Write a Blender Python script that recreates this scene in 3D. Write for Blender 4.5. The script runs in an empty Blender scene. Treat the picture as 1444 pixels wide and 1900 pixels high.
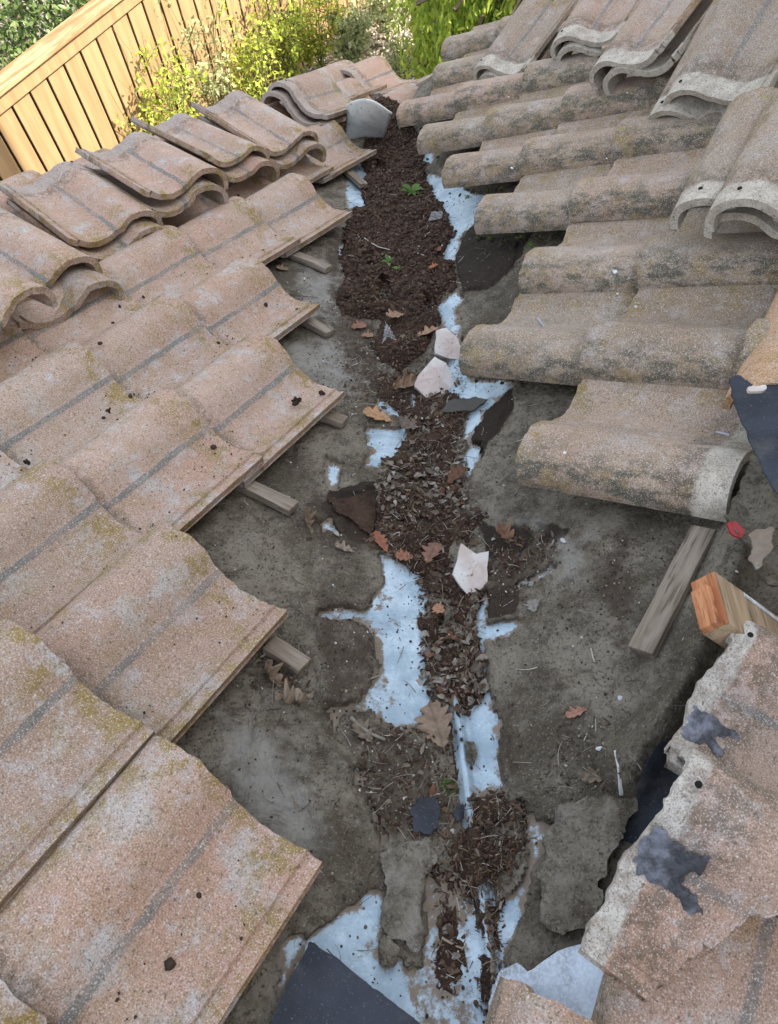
import bpy, bmesh, math, random
import numpy as np
from mathutils import Vector, Matrix

random.seed(7); RNG = np.random.default_rng(7)
scn = bpy.context.scene
# ------------------------------------------------------------------ camera, sky, sun
CAMZ = 4.65
PITCH, ROLL, FPX = 1.0625423378659762, 0.1562615353059712, 1388.9162152020128
def _rot():
    b, c = PITCH, ROLL
    Rx = np.array([[1,0,0],[0,math.cos(b),math.sin(b)],[0,-math.sin(b),math.cos(b)]])
    Ry = np.array([[math.cos(c),0,math.sin(c)],[0,1,0],[-math.sin(c),0,math.cos(c)]])
    return Rx @ Ry
RC = _rot()
cam_d = bpy.data.cameras.new('camera'); cam = bpy.data.objects.new('camera', cam_d)
scn.collection.objects.link(cam); scn.camera = cam
cam_d.sensor_fit = 'VERTICAL'; cam_d.sensor_height = 24.0; cam_d.lens = 24.0*FPX/1900.0
cam_d.clip_start = 0.05; cam_d.clip_end = 500
M3 = Matrix([[RC[0,0], RC[0,2], -RC[0,1]],[RC[1,0], RC[1,2], -RC[1,1]],[RC[2,0], RC[2,2], -RC[2,1]]])
cam.matrix_world = Matrix.Translation((0,0,CAMZ)) @ M3.to_4x4()

SUN_EL, SUN_AZ = math.radians(46), math.atan2(0.93, -0.36)      # azimuth clockwise from +Y
SUNV = Vector((math.sin(SUN_AZ)*math.cos(SUN_EL), math.cos(SUN_AZ)*math.cos(SUN_EL), math.sin(SUN_EL)))
world = bpy.data.worlds.new('World'); scn.world = world; world.use_nodes = True
wn = world.node_tree; bg = wn.nodes['Background']
sky = wn.nodes.new('ShaderNodeTexSky'); sky.sky_type = 'NISHITA'; sky.sun_disc = False
sky.sun_elevation = SUN_EL; sky.sun_rotation = SUN_AZ; sky.air_density = 1.0; sky.dust_density = 2.0
hs_ = wn.nodes.new('ShaderNodeHueSaturation'); hs_.inputs['Saturation'].default_value = 0.47
wn.links.new(sky.outputs[0], hs_.inputs['Color']); wn.links.new(hs_.outputs[0], bg.inputs[0]); bg.inputs[1].default_value = 0.15
sd_ = bpy.data.lights.new('sun', 'SUN'); sd_.energy = 4.0; sd_.angle = math.radians(0.5); sd_.color = (1.0, 0.92, 0.80)
sun = bpy.data.objects.new('sun', sd_); scn.collection.objects.link(sun)
sun.rotation_euler = SUNV.to_track_quat('Z', 'Y').to_euler()
scn.view_settings.view_transform = 'Standard'; scn.view_settings.look = 'None'
scn.view_settings.gamma = 1.0; scn.view_settings.use_curve_mapping = False
scn.view_settings.exposure = 1.95

# ------------------------------------------------------------------ roof planes (two slopes meeting in a valley)
AL, AR, PL, PR = 0.680274658340547, -0.8796108278963826, 0.3685273822175926, 0.48481560315661926
EXPO, WID, TLEN = 0.32391894329786464, 0.3000666239788926, 0.40
OL = np.array([-0.2889387456641125, 0.18517632424684344, -1.157069461008849 + CAMZ])
OR = np.array([0.2735549719140981, 0.7358959811813254, -1.335969161421009 + CAMZ])
def _frame(a, p):
    d = np.array([math.sin(a)*math.cos(p), math.cos(a)*math.cos(p), -math.sin(p)])
    c = np.array([math.cos(a), -math.sin(a), 0.0])
    n = np.cross(c, d); return d, c, n/np.linalg.norm(n)
DL, CL, NL = _frame(AL, PL)      # downslope, right-hand of downslope, normal
DR, CR, NR = _frame(AR, PR)
DECK = -0.045
CAMP = np.array([0, 0, CAMZ])
def ray(px, py):
    d = RC @ np.array([(px-722)/FPX, 1, -(py-950)/FPX]); return d/np.linalg.norm(d)
def w2p(P):
    q = (np.asarray(P) - CAMP) @ RC
    return 722+FPX*q[...,0]/q[...,1], 950-FPX*q[...,2]/q[...,1]
def on(px, py, side, h=0.0):
    """point of the roof slope `side` (h above the tile plane) seen at that spot"""
    r = ray(px, py)
    if side == 'V':
        a, b = on(px, py, 'L', h), on(px, py, 'R', h)
        return a if (a-CAMP) @ r < (b-CAMP) @ r else b
    n, o = (NL, OL) if side == 'L' else (NR, OR)
    return CAMP + r*((n @ (o-CAMP) + h)/(n @ r))
def at_z(px, py, z):
    r = ray(px, py); return CAMP + r*((z-CAMZ)/r[2])
def zl(x, y, h): return OL[2] + (h - NL[0]*(x-OL[0]) - NL[1]*(y-OL[1]))/NL[2]
def zr(x, y, h): return OR[2] + (h - NR[0]*(x-OR[0]) - NR[1]*(y-OR[1]))/NR[2]
def zdeck(x, y, h=0.0):
    a, b = zl(x, y, DECK+h), zr(x, y, DECK+h)
    k = 0.012                                             # slightly rounded valley bottom
    m = np.maximum(a, b); return m + k*np.log1p(np.exp(-np.abs(a-b)/k))*0.7
_v = np.cross(NR, NL); _v *= np.sign(_v[1]); VD = _v/np.linalg.norm(_v)
V0 = np.linalg.solve(np.array([NL, NR, [0,1,0]]), [NL@OL+DECK, NR@OR+DECK, 0.0])
def vx(y): return V0[0] + VD[0]/VD[1]*(y-V0[1])           # x of the valley line at y

# ------------------------------------------------------------------ noise
def vn(x, y, s=0.0):
    x = np.asarray(x, float); y = np.asarray(y, float)
    xi, yi = np.floor(x), np.floor(y); fx, fy = x-xi, y-yi
    fx = fx*fx*(3-2*fx); fy = fy*fy*(3-2*fy)
    def h(a, b): v = np.sin(a*127.1+b*311.7+s*74.7)*43758.5453; return v-np.floor(v)
    return (h(xi,yi)*(1-fx)+h(xi+1,yi)*fx)*(1-fy)+(h(xi,yi+1)*(1-fx)+h(xi+1,yi+1)*fx)*fy
def fbm(x, y, s=0.0, o=4):
    t = 0; a = 0.5; n = 0
    for i in range(o):
        t = t + a*vn(x, y, s+i*3.1); n += a; a *= 0.5; x = x*2.03+1.7; y = y*2.03+9.2
    return t/n
def sdist(poly, X, Y):
    """signed distance (inside > 0) of points to a closed outline"""
    p = np.array(poly, float); q = np.roll(p, -1, 0)
    d = np.full(X.shape, 1e9); ins = np.zeros(X.shape, bool)
    for (ax, ay), (bx, by) in zip(p, q):
        vx_, vy_ = bx-ax, by-ay; L = vx_*vx_+vy_*vy_+1e-9
        t = np.clip(((X-ax)*vx_+(Y-ay)*vy_)/L, 0, 1)
        d = np.minimum(d, (X-ax-t*vx_)**2+(Y-ay-t*vy_)**2)
        c = (ay > Y) != (by > Y)
        ins ^= c & (X < vx_*(Y-ay)/(vy_ if abs(vy_) > 1e-9 else 1e-9)+ax)
    d = np.sqrt(d); return np.where(ins, d, -d)
def sdany(polys, X, Y):
    d = np.full(X.shape, -1e9)
    for p in polys: d = np.maximum(d, sdist(p, X, Y))
    return d

# ------------------------------------------------------------------ object helpers
COL = scn.collection.objects
def tag(o, label=None, cat=None, group=None, kind=None):
    if label: o['label'] = label
    if cat: o['category'] = cat
    if group: o['group'] = group
    if kind: o['kind'] = kind
    return o
def mobj(name, me, mat=None, parent=None):
    if mat is not None and not me.materials: me.materials.append(mat)
    o = bpy.data.objects.new(name, me); COL.link(o)
    if parent is not None: o.parent = parent
    return o
def empty(name, loc):
    o = bpy.data.objects.new(name, None); COL.link(o); o.location = loc; o.empty_display_size = 0.1; return o
def mesh_from(name, V, F, smooth=True, angle=None):
    me = bpy.data.meshes.new(name)
    V = np.asarray(V, np.float32).reshape(-1, 3)
    if isinstance(F, np.ndarray):
        k = F.shape[1]; me.vertices.add(len(V)); me.vertices.foreach_set('co', V.ravel())
        me.loops.add(F.size); me.polygons.add(len(F))
        me.polygons.foreach_set('loop_start', np.arange(0, F.size, k, dtype=np.int32))
        me.loops.foreach_set('vertex_index', F.astype(np.int32).ravel()); me.update(calc_edges=True); me.validate()
    else:
        me.from_pydata([tuple(v) for v in V], [], F); me.update()
    if smooth:
        me.polygons.foreach_set('use_smooth', [True]*len(me.polygons))
        if angle: me.set_sharp_from_angle(angle=math.radians(angle))
    return me
def colattr(me, C, name='Col'):
    C = np.asarray(C, np.float32)
    if C.shape[1] == 3: C = np.hstack([C, np.ones((len(C), 1), np.float32)])
    a = me.color_attributes.new(name, 'FLOAT_COLOR', 'POINT'); a.data.foreach_set('color', C.ravel())
def box_bm(bm, size, mat4=None, bev=0.0, seg=1):
    r = bmesh.ops.create_cube(bm, size=1.0)
    vs = r['verts']; bmesh.ops.scale(bm, vec=size, verts=vs)
    if bev:
        es = list({e for v in vs for e in v.link_edges})
        r = bmesh.ops.bevel(bm, geom=es, offset=bev, segments=seg, affect='EDGES', profile=0.6)
        vs = list({v for f in r['faces'] for v in f.verts} | {v for v in vs if v.is_valid})
    if mat4 is not None: bmesh.ops.transform(bm, matrix=mat4, verts=vs)
def bm_mesh(name, bm, smooth=False):
    me = bpy.data.meshes.new(name); bm.to_mesh(me); bm.free()
    if smooth: me.polygons.foreach_set('use_smooth', [True]*len(me.polygons)); me.set_sharp_from_angle(angle=math.radians(40))
    return me
def basis(x, y, z, o):
    m = Matrix.Identity(4)
    for i in range(3): m[i][0] = x[i]; m[i][1] = y[i]; m[i][2] = z[i]; m[i][3] = o[i]
    return m

# ------------------------------------------------------------------ materials
class NT:
    def __init__(s, name, rough=0.9, spec=0.25):
        s.m = bpy.data.materials.new(name); s.m.use_nodes = True; s.t = s.m.node_tree
        s.b = s.t.nodes['Principled BSDF']; s.b.inputs['Roughness'].default_value = rough
        s.b.inputs['Specular IOR Level'].default_value = spec
    def n(s, typ, **kw):
        nd = s.t.nodes.new('ShaderNode'+typ)
        for k, v in kw.items(): setattr(nd, k, v)
        return nd
    def set(s, sock, v):
        if hasattr(v, 'is_linked') or hasattr(v, 'links'): s.t.links.new(v, sock)
        elif isinstance(v, (tuple, list)) and len(v) == 3 and sock.type == 'RGBA': sock.default_value = (*v, 1)
        else: sock.default_value = v
    def obj(s):
        c = s.n('TexCoord'); return c.outputs['Object']
    def rnd(s): return s.n('ObjectInfo').outputs['Random']
    def vadd(s, a, b, op='ADD'):
        v = s.n('VectorMath', operation=op); s.set(v.inputs[0], a); s.set(v.inputs[1], b); return v.outputs[0]
    def jitter(s):
        """object coordinates shifted by a different amount on every object"""
        c = s.n('CombineXYZ'); r = s.rnd()
        for i, k in enumerate((37.0, 71.0, 13.0)): s.set(c.inputs[i], s.math('MULTIPLY', r, k))
        return s.vadd(s.obj(), c.outputs[0])
    def noise(s, scale, vec, detail=4, rough=0.6, dist=0.0):
        t = s.n('TexNoise'); s.set(t.inputs['Vector'], vec)
        t.inputs['Scale'].default_value = scale; t.inputs['Detail'].default_value = detail
        t.inputs['Roughness'].default_value = rough; t.inputs['Distortion'].default_value = dist
        return t.outputs['Fac']
    def ramp(s, f, a, b):
        m = s.n('MapRange'); m.clamp = True; s.set(m.inputs[0], f); m.inputs[1].default_value = a; m.inputs[2].default_value = b
        m.interpolation_type = 'SMOOTHSTEP'; return m.outputs[0]
    def math(s, op, a, b=0.0):
        m = s.n('Math', operation=op); s.set(m.inputs[0], a); s.set(m.inputs[1], b); m.use_clamp = op in ('MULTIPLY',) and False; return m.outputs[0]
    def mix(s, f, a, b, mode='MIX'):
        m = s.n('Mix', data_type='RGBA', blend_type=mode); s.set(m.inputs[0], f); s.set(m.inputs[6], a); s.set(m.inputs[7], b); return m.outputs[2]
    def xyz(s, v):
        x = s.n('SeparateXYZ'); s.set(x.inputs[0], v); return x.outputs
    def col(s, c): s.set(s.b.inputs['Base Color'], c)
    def bump(s, h, strength=0.4, dist=0.01, prev=None):
        b = s.n('Bump'); b.inputs['Strength'].default_value = strength; b.inputs['Distance'].default_value = dist
        s.set(b.inputs['Height'], h)
        if prev is not None: s.set(b.inputs['Normal'], prev)
        s.set(s.b.inputs['Normal'], b.outputs[0]); return b.outputs[0]
    def attr(s, name='Col'):
        a = s.n('Attribute', attribute_name=name); return a.outputs['Color']

def tile_mat(name, pinkA, pinkB, lichen, algae, grey, ochre_col=(0.25,0.175,0.06), head=((0.50,0.455,0.37), (0.33,0.29,0.23)), stripe=.85, hy=-.338):
    t = NT(name, 0.92, 0.2); v = t.jitter(); o = t.obj(); X, Y, Z = t.xyz(o)
    tone = t.noise(3.0, v, 2)
    c = t.mix(t.ramp(tone, 0.35, 0.65), pinkA, pinkB)
    rv_ = t.rnd(); c = t.mix(t.math('MULTIPLY', rv_, 0.55), c, t.mix(t.ramp(t.math('FRACT', t.math('MULTIPLY', rv_, 7.31)), .3, .7), (0.27,0.21,0.165), (0.43,0.28,0.21)))
    c = t.mix(t.math('MULTIPLY', t.ramp(t.noise(11, v, 5, 0.7), 0.50, 0.68), grey), c, (0.40,0.385,0.36))
    pale = t.ramp(t.noise(14, v, 8, 0.8), 0.52, 0.68)
    c = t.mix(t.math('MULTIPLY', pale, grey*1.0), c, (0.44,0.455,0.46))
    # yellow-brown lichen gathers at the butt and on shoulder of the roll
    butt = t.ramp(Y, -0.10, -0.005)
    crest = t.math('MULTIPLY', t.ramp(X, -0.10, -0.15), 0.8)
    panr = t.math('MULTIPLY', t.ramp(X, 0.06, 0.13), 0.65)
    zone = t.math('ADD', t.math('MAXIMUM', t.math('MAXIMUM', butt, crest), panr), 0.26)
    ln = t.ramp(t.noise(19, v, 7, 0.78), 0.45, 0.62)
    c = t.mix(t.math('MULTIPLY', t.math('MULTIPLY', ln, zone), lichen), c, ochre_col)
    # dark algae
    an = t.ramp(t.noise(30, t.vadd(t.vadd(v, (1,.45,1), 'MULTIPLY'), (5,5,5)), 8, 0.8), 0.42, 0.62)
    side = t.math('ADD', t.math('MULTIPLY', t.ramp(X, -0.085, -0.15), 0.75), 0.22)
    c = t.mix(t.math('MULTIPLY', t.math('MULTIPLY', an, side), algae), c, (0.095,0.088,0.062))
    # dirt, lichen and painted step shade where the next tile's butt rests
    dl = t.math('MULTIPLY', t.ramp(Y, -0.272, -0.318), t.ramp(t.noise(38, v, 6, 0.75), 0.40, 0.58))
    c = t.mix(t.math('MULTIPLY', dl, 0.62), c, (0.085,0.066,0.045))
    # painted grey stripe along the foot of the roll
    wob = t.math('MULTIPLY', t.math('SUBTRACT', t.noise(22, v, 5), 0.5), 0.008)
    xs = t.math('ABSOLUTE', t.math('SUBTRACT', t.math('ADD', X, wob), 0.001))
    st = t.math('MULTIPLY', t.ramp(xs, 0.0085, 0.0045), t.ramp(t.noise(140, v, 4), 0.22, 0.42))
    c = t.mix(t.math('MULTIPLY', t.math('MULTIPLY', st, stripe), t.math('ADD', t.math('MULTIPLY', t.ramp(t.noise(9, v, 3), .35, .6), .5), .5)), c, (0.135,0.137,0.128))
    # unpainted head that is covered when the tile is laid
    hd = t.ramp(t.math('ADD', Y, t.math('MULTIPLY', t.math('SUBTRACT', t.noise(30, v, 4), 0.5), 0.02)), hy, hy-.010)
    c = t.mix(hd, c, t.mix(t.ramp(t.noise(24, v, 7, 0.75), .38, .62), head[0], head[1]))
    # grains
    g = t.noise(420, v, 2, 0.6)
    c = t.mix(t.math('MULTIPLY', t.ramp(g, 0.55, 0.68), 0.60), c, (0.62,0.56,0.49))
    c = t.mix(t.math('MULTIPLY', t.ramp(g, 0.46, 0.33), 0.65), c, (0.12,0.09,0.07))
    g2 = t.noise(150, t.vadd(v, (2,8,1)), 3, 0.7)
    c = t.mix(t.math('MULTIPLY', t.ramp(g2, 0.43, 0.31), 0.75), c, (0.10,0.085,0.065))
    c = t.mix(t.math('MULTIPLY', t.ramp(g2, 0.62, 0.72), 0.6), c, (0.62,0.60,0.55))
    t.col(c)
    b = t.bump(g, 0.35, 0.0012); b = t.bump(g2, 0.5, 0.003, b); t.bump(t.noise(45, v, 5, 0.7), 0.45, 0.006, b)
    return t.m
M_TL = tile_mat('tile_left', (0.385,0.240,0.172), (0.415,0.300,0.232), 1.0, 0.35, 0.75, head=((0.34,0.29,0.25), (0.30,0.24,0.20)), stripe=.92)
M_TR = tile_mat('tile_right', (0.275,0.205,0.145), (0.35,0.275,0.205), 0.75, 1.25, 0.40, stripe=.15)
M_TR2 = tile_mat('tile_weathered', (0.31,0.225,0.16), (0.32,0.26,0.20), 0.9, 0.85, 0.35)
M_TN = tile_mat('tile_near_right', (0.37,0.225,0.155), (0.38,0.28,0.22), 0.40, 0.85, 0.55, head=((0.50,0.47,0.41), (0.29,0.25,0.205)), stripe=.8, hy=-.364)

def simple(name, fn, rough=0.9, spec=0.25):
    t = NT(name, rough, spec); fn(t); return t.m
def _felt(t):
    v = t.obj(); a = t.attr()
    r, g, b = t.n('SeparateColor'), None, None; t.set(r.inputs[0], a)
    c = t.mix(t.ramp(t.noise(6, v, 8, 0.75), 0.38, 0.62), (0.092,0.076,0.053), (0.235,0.205,0.155))
    c = t.mix(t.ramp(t.noise(28, v, 7, 0.78), 0.49, 0.66), c, (0.090,0.070,0.050))
    c = t.mix(t.math('MULTIPLY', t.ramp(t.noise(260, v, 3, 0.7), 0.56, 0.68), 0.7), c, (0.30,0.275,0.23))
    c = t.mix(t.math('MULTIPLY', t.ramp(t.noise(170, v, 3, 0.7), 0.46, 0.34), 0.8), c, (0.045,0.04,0.032))
    dk = t.ramp(t.math('ADD', r.outputs[0], t.math('MULTIPLY', t.math('SUBTRACT', t.noise(30, v, 5), 0.5), 0.7)), 0.35, 0.65)
    c = t.mix(dk, c, t.mix(t.noise(60, v, 4), (0.022,0.018,0.014), (0.05,0.038,0.028)))
    pale = t.ramp(t.math('ADD', r.outputs[1], t.math('MULTIPLY', t.math('SUBTRACT', t.noise(24, v, 6), 0.5), 0.9)), 0.4, 0.9)
    c = t.mix(t.math('MULTIPLY', pale, 0.8), c, (0.30,0.285,0.25))
    br = t.ramp(t.math('ADD', r.outputs[2], t.math('MULTIPLY', t.math('SUBTRACT', t.noise(40, v, 6), 0.5), 0.9)), 0.4, 0.8)
    c = t.mix(t.math('MULTIPLY', br, 0.8), c, (0.06,0.043,0.03))
    t.col(c)
    b = t.bump(t.noise(240, v, 3, 0.7), 0.5, 0.0015); b = t.bump(t.noise(50, v, 7, 0.8), 0.9, 0.009, b); b = t.bump(t.noise(11, v, 4, 0.6, 0.8), 0.8, 0.035, b); wv = t.n('TexWave'); wv.inputs['Scale'].default_value = 5; wv.inputs['Distortion'].default_value = 9; wv.inputs['Detail'].default_value = 3; wv.inputs['Detail Scale'].default_value = 1.6; t.set(wv.inputs['Vector'], v); t.bump(wv.outputs['Fac'], 0.22, 0.02, b)
M_FELT = simple('dusty_felt', _felt, 0.95, 0.15)
def _metal(t):
    v = t.obj(); a = t.attr(); r = t.n('SeparateColor'); t.set(r.inputs[0], a)
    c = t.mix(t.ramp(t.noise(14, v, 6, 0.7), 0.35, 0.7), (0.24,0.32,0.37), (0.44,0.53,0.58))
    sp = t.noise(230, v, 4, 0.75)
    c = t.mix(t.math('MULTIPLY', t.ramp(sp, 0.45, 0.36), 0.45), c, (0.20,0.22,0.23))
    c = t.mix(t.math('MULTIPLY', t.ramp(t.noise(90, v, 5, 0.7), 0.6, 0.72), 0.4), c, (0.66,0.74,0.77))
    mud = t.ramp(t.math('ADD', t.math('ADD', r.outputs[0], t.math('MULTIPLY', t.ramp(t.noise(5, v, 4), .4, .65), .22)), t.math('MULTIPLY', t.math('SUBTRACT', t.noise(34, v, 7, 0.75), 0.5), 1.5)), 0.42, 0.62)
    c = t.mix(mud, c, t.mix(t.noise(70, v, 5), (0.10,0.075,0.05), (0.24,0.19,0.14)))
    t.col(c); rr = t.math('ADD', t.math('MULTIPLY', mud, 0.35), 0.5); t.set(t.b.inputs['Roughness'], rr); t.set(t.b.inputs['Metallic'], t.math('MULTIPLY', t.math('SUBTRACT', 1.0, mud), .25))
    b = t.bump(sp, 0.3, 0.001); t.bump(t.noise(30, v, 5), 0.3, 0.004, b)
M_METAL = simple('galvanised_metal', _metal, 0.5, 0.5)
def _soil(t):
    v = t.obj()
    c = t.mix(t.ramp(t.noise(20, v, 6, 0.7), 0.35, 0.65), (0.030,0.018,0.012), (0.072,0.043,0.029))
    c = t.mix(t.math('MULTIPLY', t.ramp(t.noise(160, v, 4, 0.7), 0.56, 0.7), 0.7), c, (0.13,0.088,0.06))
    t.col(c); b = t.bump(t.noise(140, v, 5, 0.75), 0.9, 0.006); t.bump(t.noise(45, v, 5, 0.7), 0.8, 0.012, b)
M_SOIL = simple('dark_soil', _soil, 0.95, 0.15)
def _vc(t):
    v = t.obj(); c = t.attr(); t.col(t.mix(t.math('MULTIPLY', t.ramp(t.noise(120, v, 4), 0.35, 0.65), 0.35), c, t.mix(1.0, c, (0.45,0.42,0.4), 'MULTIPLY')))
M_BITS = simple('dry_bits', _vc, 0.85, 0.2)
def _wood(a_, b_, sc=(60,4,60)):
    def f(t):
        v = t.vadd(t.jitter(), sc, 'MULTIPLY')
        g = t.noise(1.0, v, 5, 0.65, 0.6)
        c = t.mix(t.ramp(g, 0.35, 0.65), a_, b_); c = t.mix(t.math('MULTIPLY', t.ramp(t.noise(3.0, v, 3), 0.56, 0.66), 0.6), c, tuple(x*0.3 for x in a_))
        t.col(c); t.bump(g, 0.6, 0.003)
    return f
M_BATTEN = simple('weathered_batten', _wood((0.16,0.125,0.09), (0.27,0.225,0.175)))
M_BLOCK = simple('stained_wood', _wood((0.22,0.155,0.09), (0.36,0.26,0.16), (50,5,50)))
M_CUT = simple('fresh_cut_wood', _wood((0.30,0.11,0.045), (0.50,0.23,0.11), (9,9,90)))
def _blk(t):
    v = t.obj(); c = t.mix(t.ramp(t.noise(9, v, 5), 0.35, 0.65), (0.016,0.019,0.026), (0.030,0.035,0.046))
    c = t.mix(t.math('MULTIPLY', t.ramp(t.noise(330, v, 3), 0.6, 0.72), 0.55), c, (0.13,0.15,0.17))
    c = t.mix(t.math('MULTIPLY', t.ramp(t.noise(7, t.vadd(v, (4,4,4)), 6, 0.7), 0.50, 0.66), 0.55), c, (0.085,0.08,0.072))
    t.col(c); t.bump(t.noise(330, v, 3), 0.5, 0.001)
M_BLACK = simple('black_felt', _blk, 0.75, 0.35)
def _tar(t):
    v = t.obj(); c = t.mix(t.ramp(t.noise(25, v, 5), 0.4, 0.65), (0.045,0.047,0.052), (0.19,0.20,0.23)); t.col(c); t.bump(t.noise(60, v, 5), 0.9, 0.01)
M_TAR = simple('grey_sealant', _tar, 0.55, 0.4)
def _moss(t):
    v = t.obj(); c = t.mix(t.ramp(t.noise(30, v, 4), 0.35, 0.65), (0.018,0.020,0.012), (0.055,0.065,0.018)); t.col(c); t.bump(t.noise(300, v, 3), 1.0, 0.004)
M_MOSS = simple('moss', _moss, 1.0, 0.1)
def _frag(t):
    v = t.jitter(); c = t.mix(t.ramp(t.noise(12, v, 4), 0.4, 0.62), (0.62,0.60,0.56), (0.50,0.42,0.37)); c = t.mix(t.math('MULTIPLY', t.ramp(t.noise(120, v, 5, 0.7), 0.58, 0.7), 0.8), c, (0.13,0.11,0.09)); t.col(c); t.bump(t.noise(200, v, 4), 0.5, 0.002)
M_FRAG = simple('broken_concrete', _frag)
M_WHITE = simple('white_plastic', lambda t: t.col(t.mix(t.ramp(t.noise(60, t.obj(), 4), .4, .65), (0.42,0.44,0.44), (0.66,0.69,0.70))), 0.4, 0.4)
def _dome(t):
    v = t.obj(); c = t.mix(t.ramp(t.noise(9, v, 5), 0.4, 0.65), (0.74,0.74,0.68), (0.52,0.55,0.52)); c = t.mix(t.ramp(t.noise(30, v, 6, 0.7), 0.60, 0.68), c, (0.12,0.09,0.07)); t.col(c)
M_DOME = simple('old_paint_metal', _dome, 0.45, 0.5)
def _bluemetal(t):
    v = t.obj(); c = t.mix(t.ramp(t.noise(8, v, 6, 0.7), 0.35, 0.62), (0.17,0.17,0.165), (0.45,0.52,0.60)); c = t.mix(t.math('MULTIPLY', t.ramp(t.noise(220, v, 4), 0.45, 0.6), 0.5), c, (0.60,0.66,0.70)); t.col(c); t.bump(t.noise(200, v, 3), 0.3, 0.001)
M_BLUEM = simple('bluish_metal', _bluemetal, 0.45, 0.5)
M_RED = simple('red_plastic', lambda t: t.col((0.26,0.010,0.010)), 0.5, 0.4)
def leafmat(name, a_, b_, trans=0.35, rough=0.55):
    m = bpy.data.materials.new(name); m.use_nodes = True; t = m.node_tree; b = t.nodes['Principled BSDF']
    at = t.nodes.new('ShaderNodeAttribute'); at.attribute_name = 'Col'
    sp = t.nodes.new('ShaderNodeSeparateColor'); t.links.new(at.outputs['Color'], sp.inputs[0])
    mx = t.nodes.new('ShaderNodeMix'); mx.data_type = 'RGBA'; t.links.new(sp.outputs[0], mx.inputs[0])
    mx.inputs[6].default_value = (*a_, 1); mx.inputs[7].default_value = (*b_, 1)
    t.links.new(mx.outputs[2], b.inputs['Base Color']); b.inputs['Roughness'].default_value = rough
    b.inputs['Specular IOR Level'].default_value = 0.4
    tr = t.nodes.new('ShaderNodeBsdfTranslucent'); t.links.new(mx.outputs[2], tr.inputs[0])
    ms = t.nodes.new('ShaderNodeMixShader'); ms.inputs[0].default_value = trans
    t.links.new(b.outputs[0], ms.inputs[1]); t.links.new(tr.outputs[0], ms.inputs[2])
    t.links.new(ms.outputs[0], t.nodes['Material Output'].inputs[0]); return m
M_SPROUT = leafmat('sprout_green', (0.06,0.13,0.02), (0.13,0.22,0.04))

# ------------------------------------------------------------------ ground, house body, added sun-blocking walls
def _gravel(t):
    v = t.obj(); c = t.mix(t.ramp(t.noise(1.1, v, 5), 0.35, 0.65), (0.20,0.17,0.13), (0.32,0.28,0.22))
    vo = t.n('TexVoronoi'); vo.inputs['Scale'].default_value = 28; t.set(vo.inputs['Vector'], v)
    c = t.mix(t.math('MULTIPLY', t.ramp(vo.outputs['Distance'], 0.1, 0.55), 0.7), c, (0.05,0.04,0.03)); t.col(c); t.bump(vo.outputs['Distance'], 0.9, 0.02)
M_GRAVEL = simple('gravel_ground', _gravel, 0.95)
xs = np.linspace(-40, 40, 120)
gx, gy = np.meshgrid(np.sign(xs)*np.abs(xs)**1.0, xs+8)
gz = (fbm(gx*1.3, gy*1.3, 2)-0.5)*0.10 - 0.05
gi = np.arange(120*120).reshape(120, 120)
GF = np.stack([gi[:-1,:-1], gi[:-1,1:], gi[1:,1:], gi[1:,:-1]], -1).reshape(-1, 4)
g = mobj('ground', mesh_from('ground', np.stack([gx, gy, gz], -1), GF), M_GRAVEL); tag(g, kind='structure')
# pebbles on the ground
def lump_batch(P, S, sub=0, flat=0.7, seed=1, colors=None, name='lumps'):
    bm = bmesh.new(); bmesh.ops.create_icosphere(bm, subdivisions=1 if sub == 0 else sub, radius=1.0)
    bv = np.array([v.co[:] for v in bm.verts]); bf = np.array([[v.index for v in f.verts] for f in bm.faces]); bm.free()
    r = np.random.default_rng(seed); n = len(P); V = np.empty((n, len(bv), 3))
    ang = r.uniform(0, 6.28, n); ca, sa = np.cos(ang), np.sin(ang)
    w = 1 + r.uniform(-0.32, 0.32, (n, len(bv)))
    B = bv[None]*w[..., None]*r.uniform(0.6, 1.3, (n, 1, 3)); B[..., 2] *= flat
    V[..., 0] = B[..., 0]*ca[:, None]-B[..., 1]*sa[:, None]; V[..., 1] = B[..., 0]*sa[:, None]+B[..., 1]*ca[:, None]; V[..., 2] = B[..., 2]
    V = V*np.asarray(S)[:, None, None]+np.asarray(P)[:, None, :]
    F = (bf[None]+(np.arange(n)*len(bv))[:, None, None]).reshape(-1, 3)
    me = mesh_from(name, V.reshape(-1, 3), F, smooth=False)
    if colors is not None: colattr(me, np.repeat(colors, len(bv), 0))
    return me
M_STONE = simple('pale_gravel', lambda t: t.col(t.mix(t.noise(7, t.obj(), 4), (0.42,0.36,0.28), (0.22,0.19,0.16))), 0.9)
n = 9000; P = np.stack([RNG.uniform(-2.5, 3.2, n), RNG.uniform(5.0, 10.5, n), np.zeros(n)], -1)
P[:, 2] = (fbm(P[:,0]*1.3, P[:,1]*1.3, 2)-0.5)*0.10-0.045
o = mobj('gravel', lump_batch(P, RNG.uniform(0.012, 0.035, n), seed=3), M_STONE); tag(o, kind='stuff')

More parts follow.
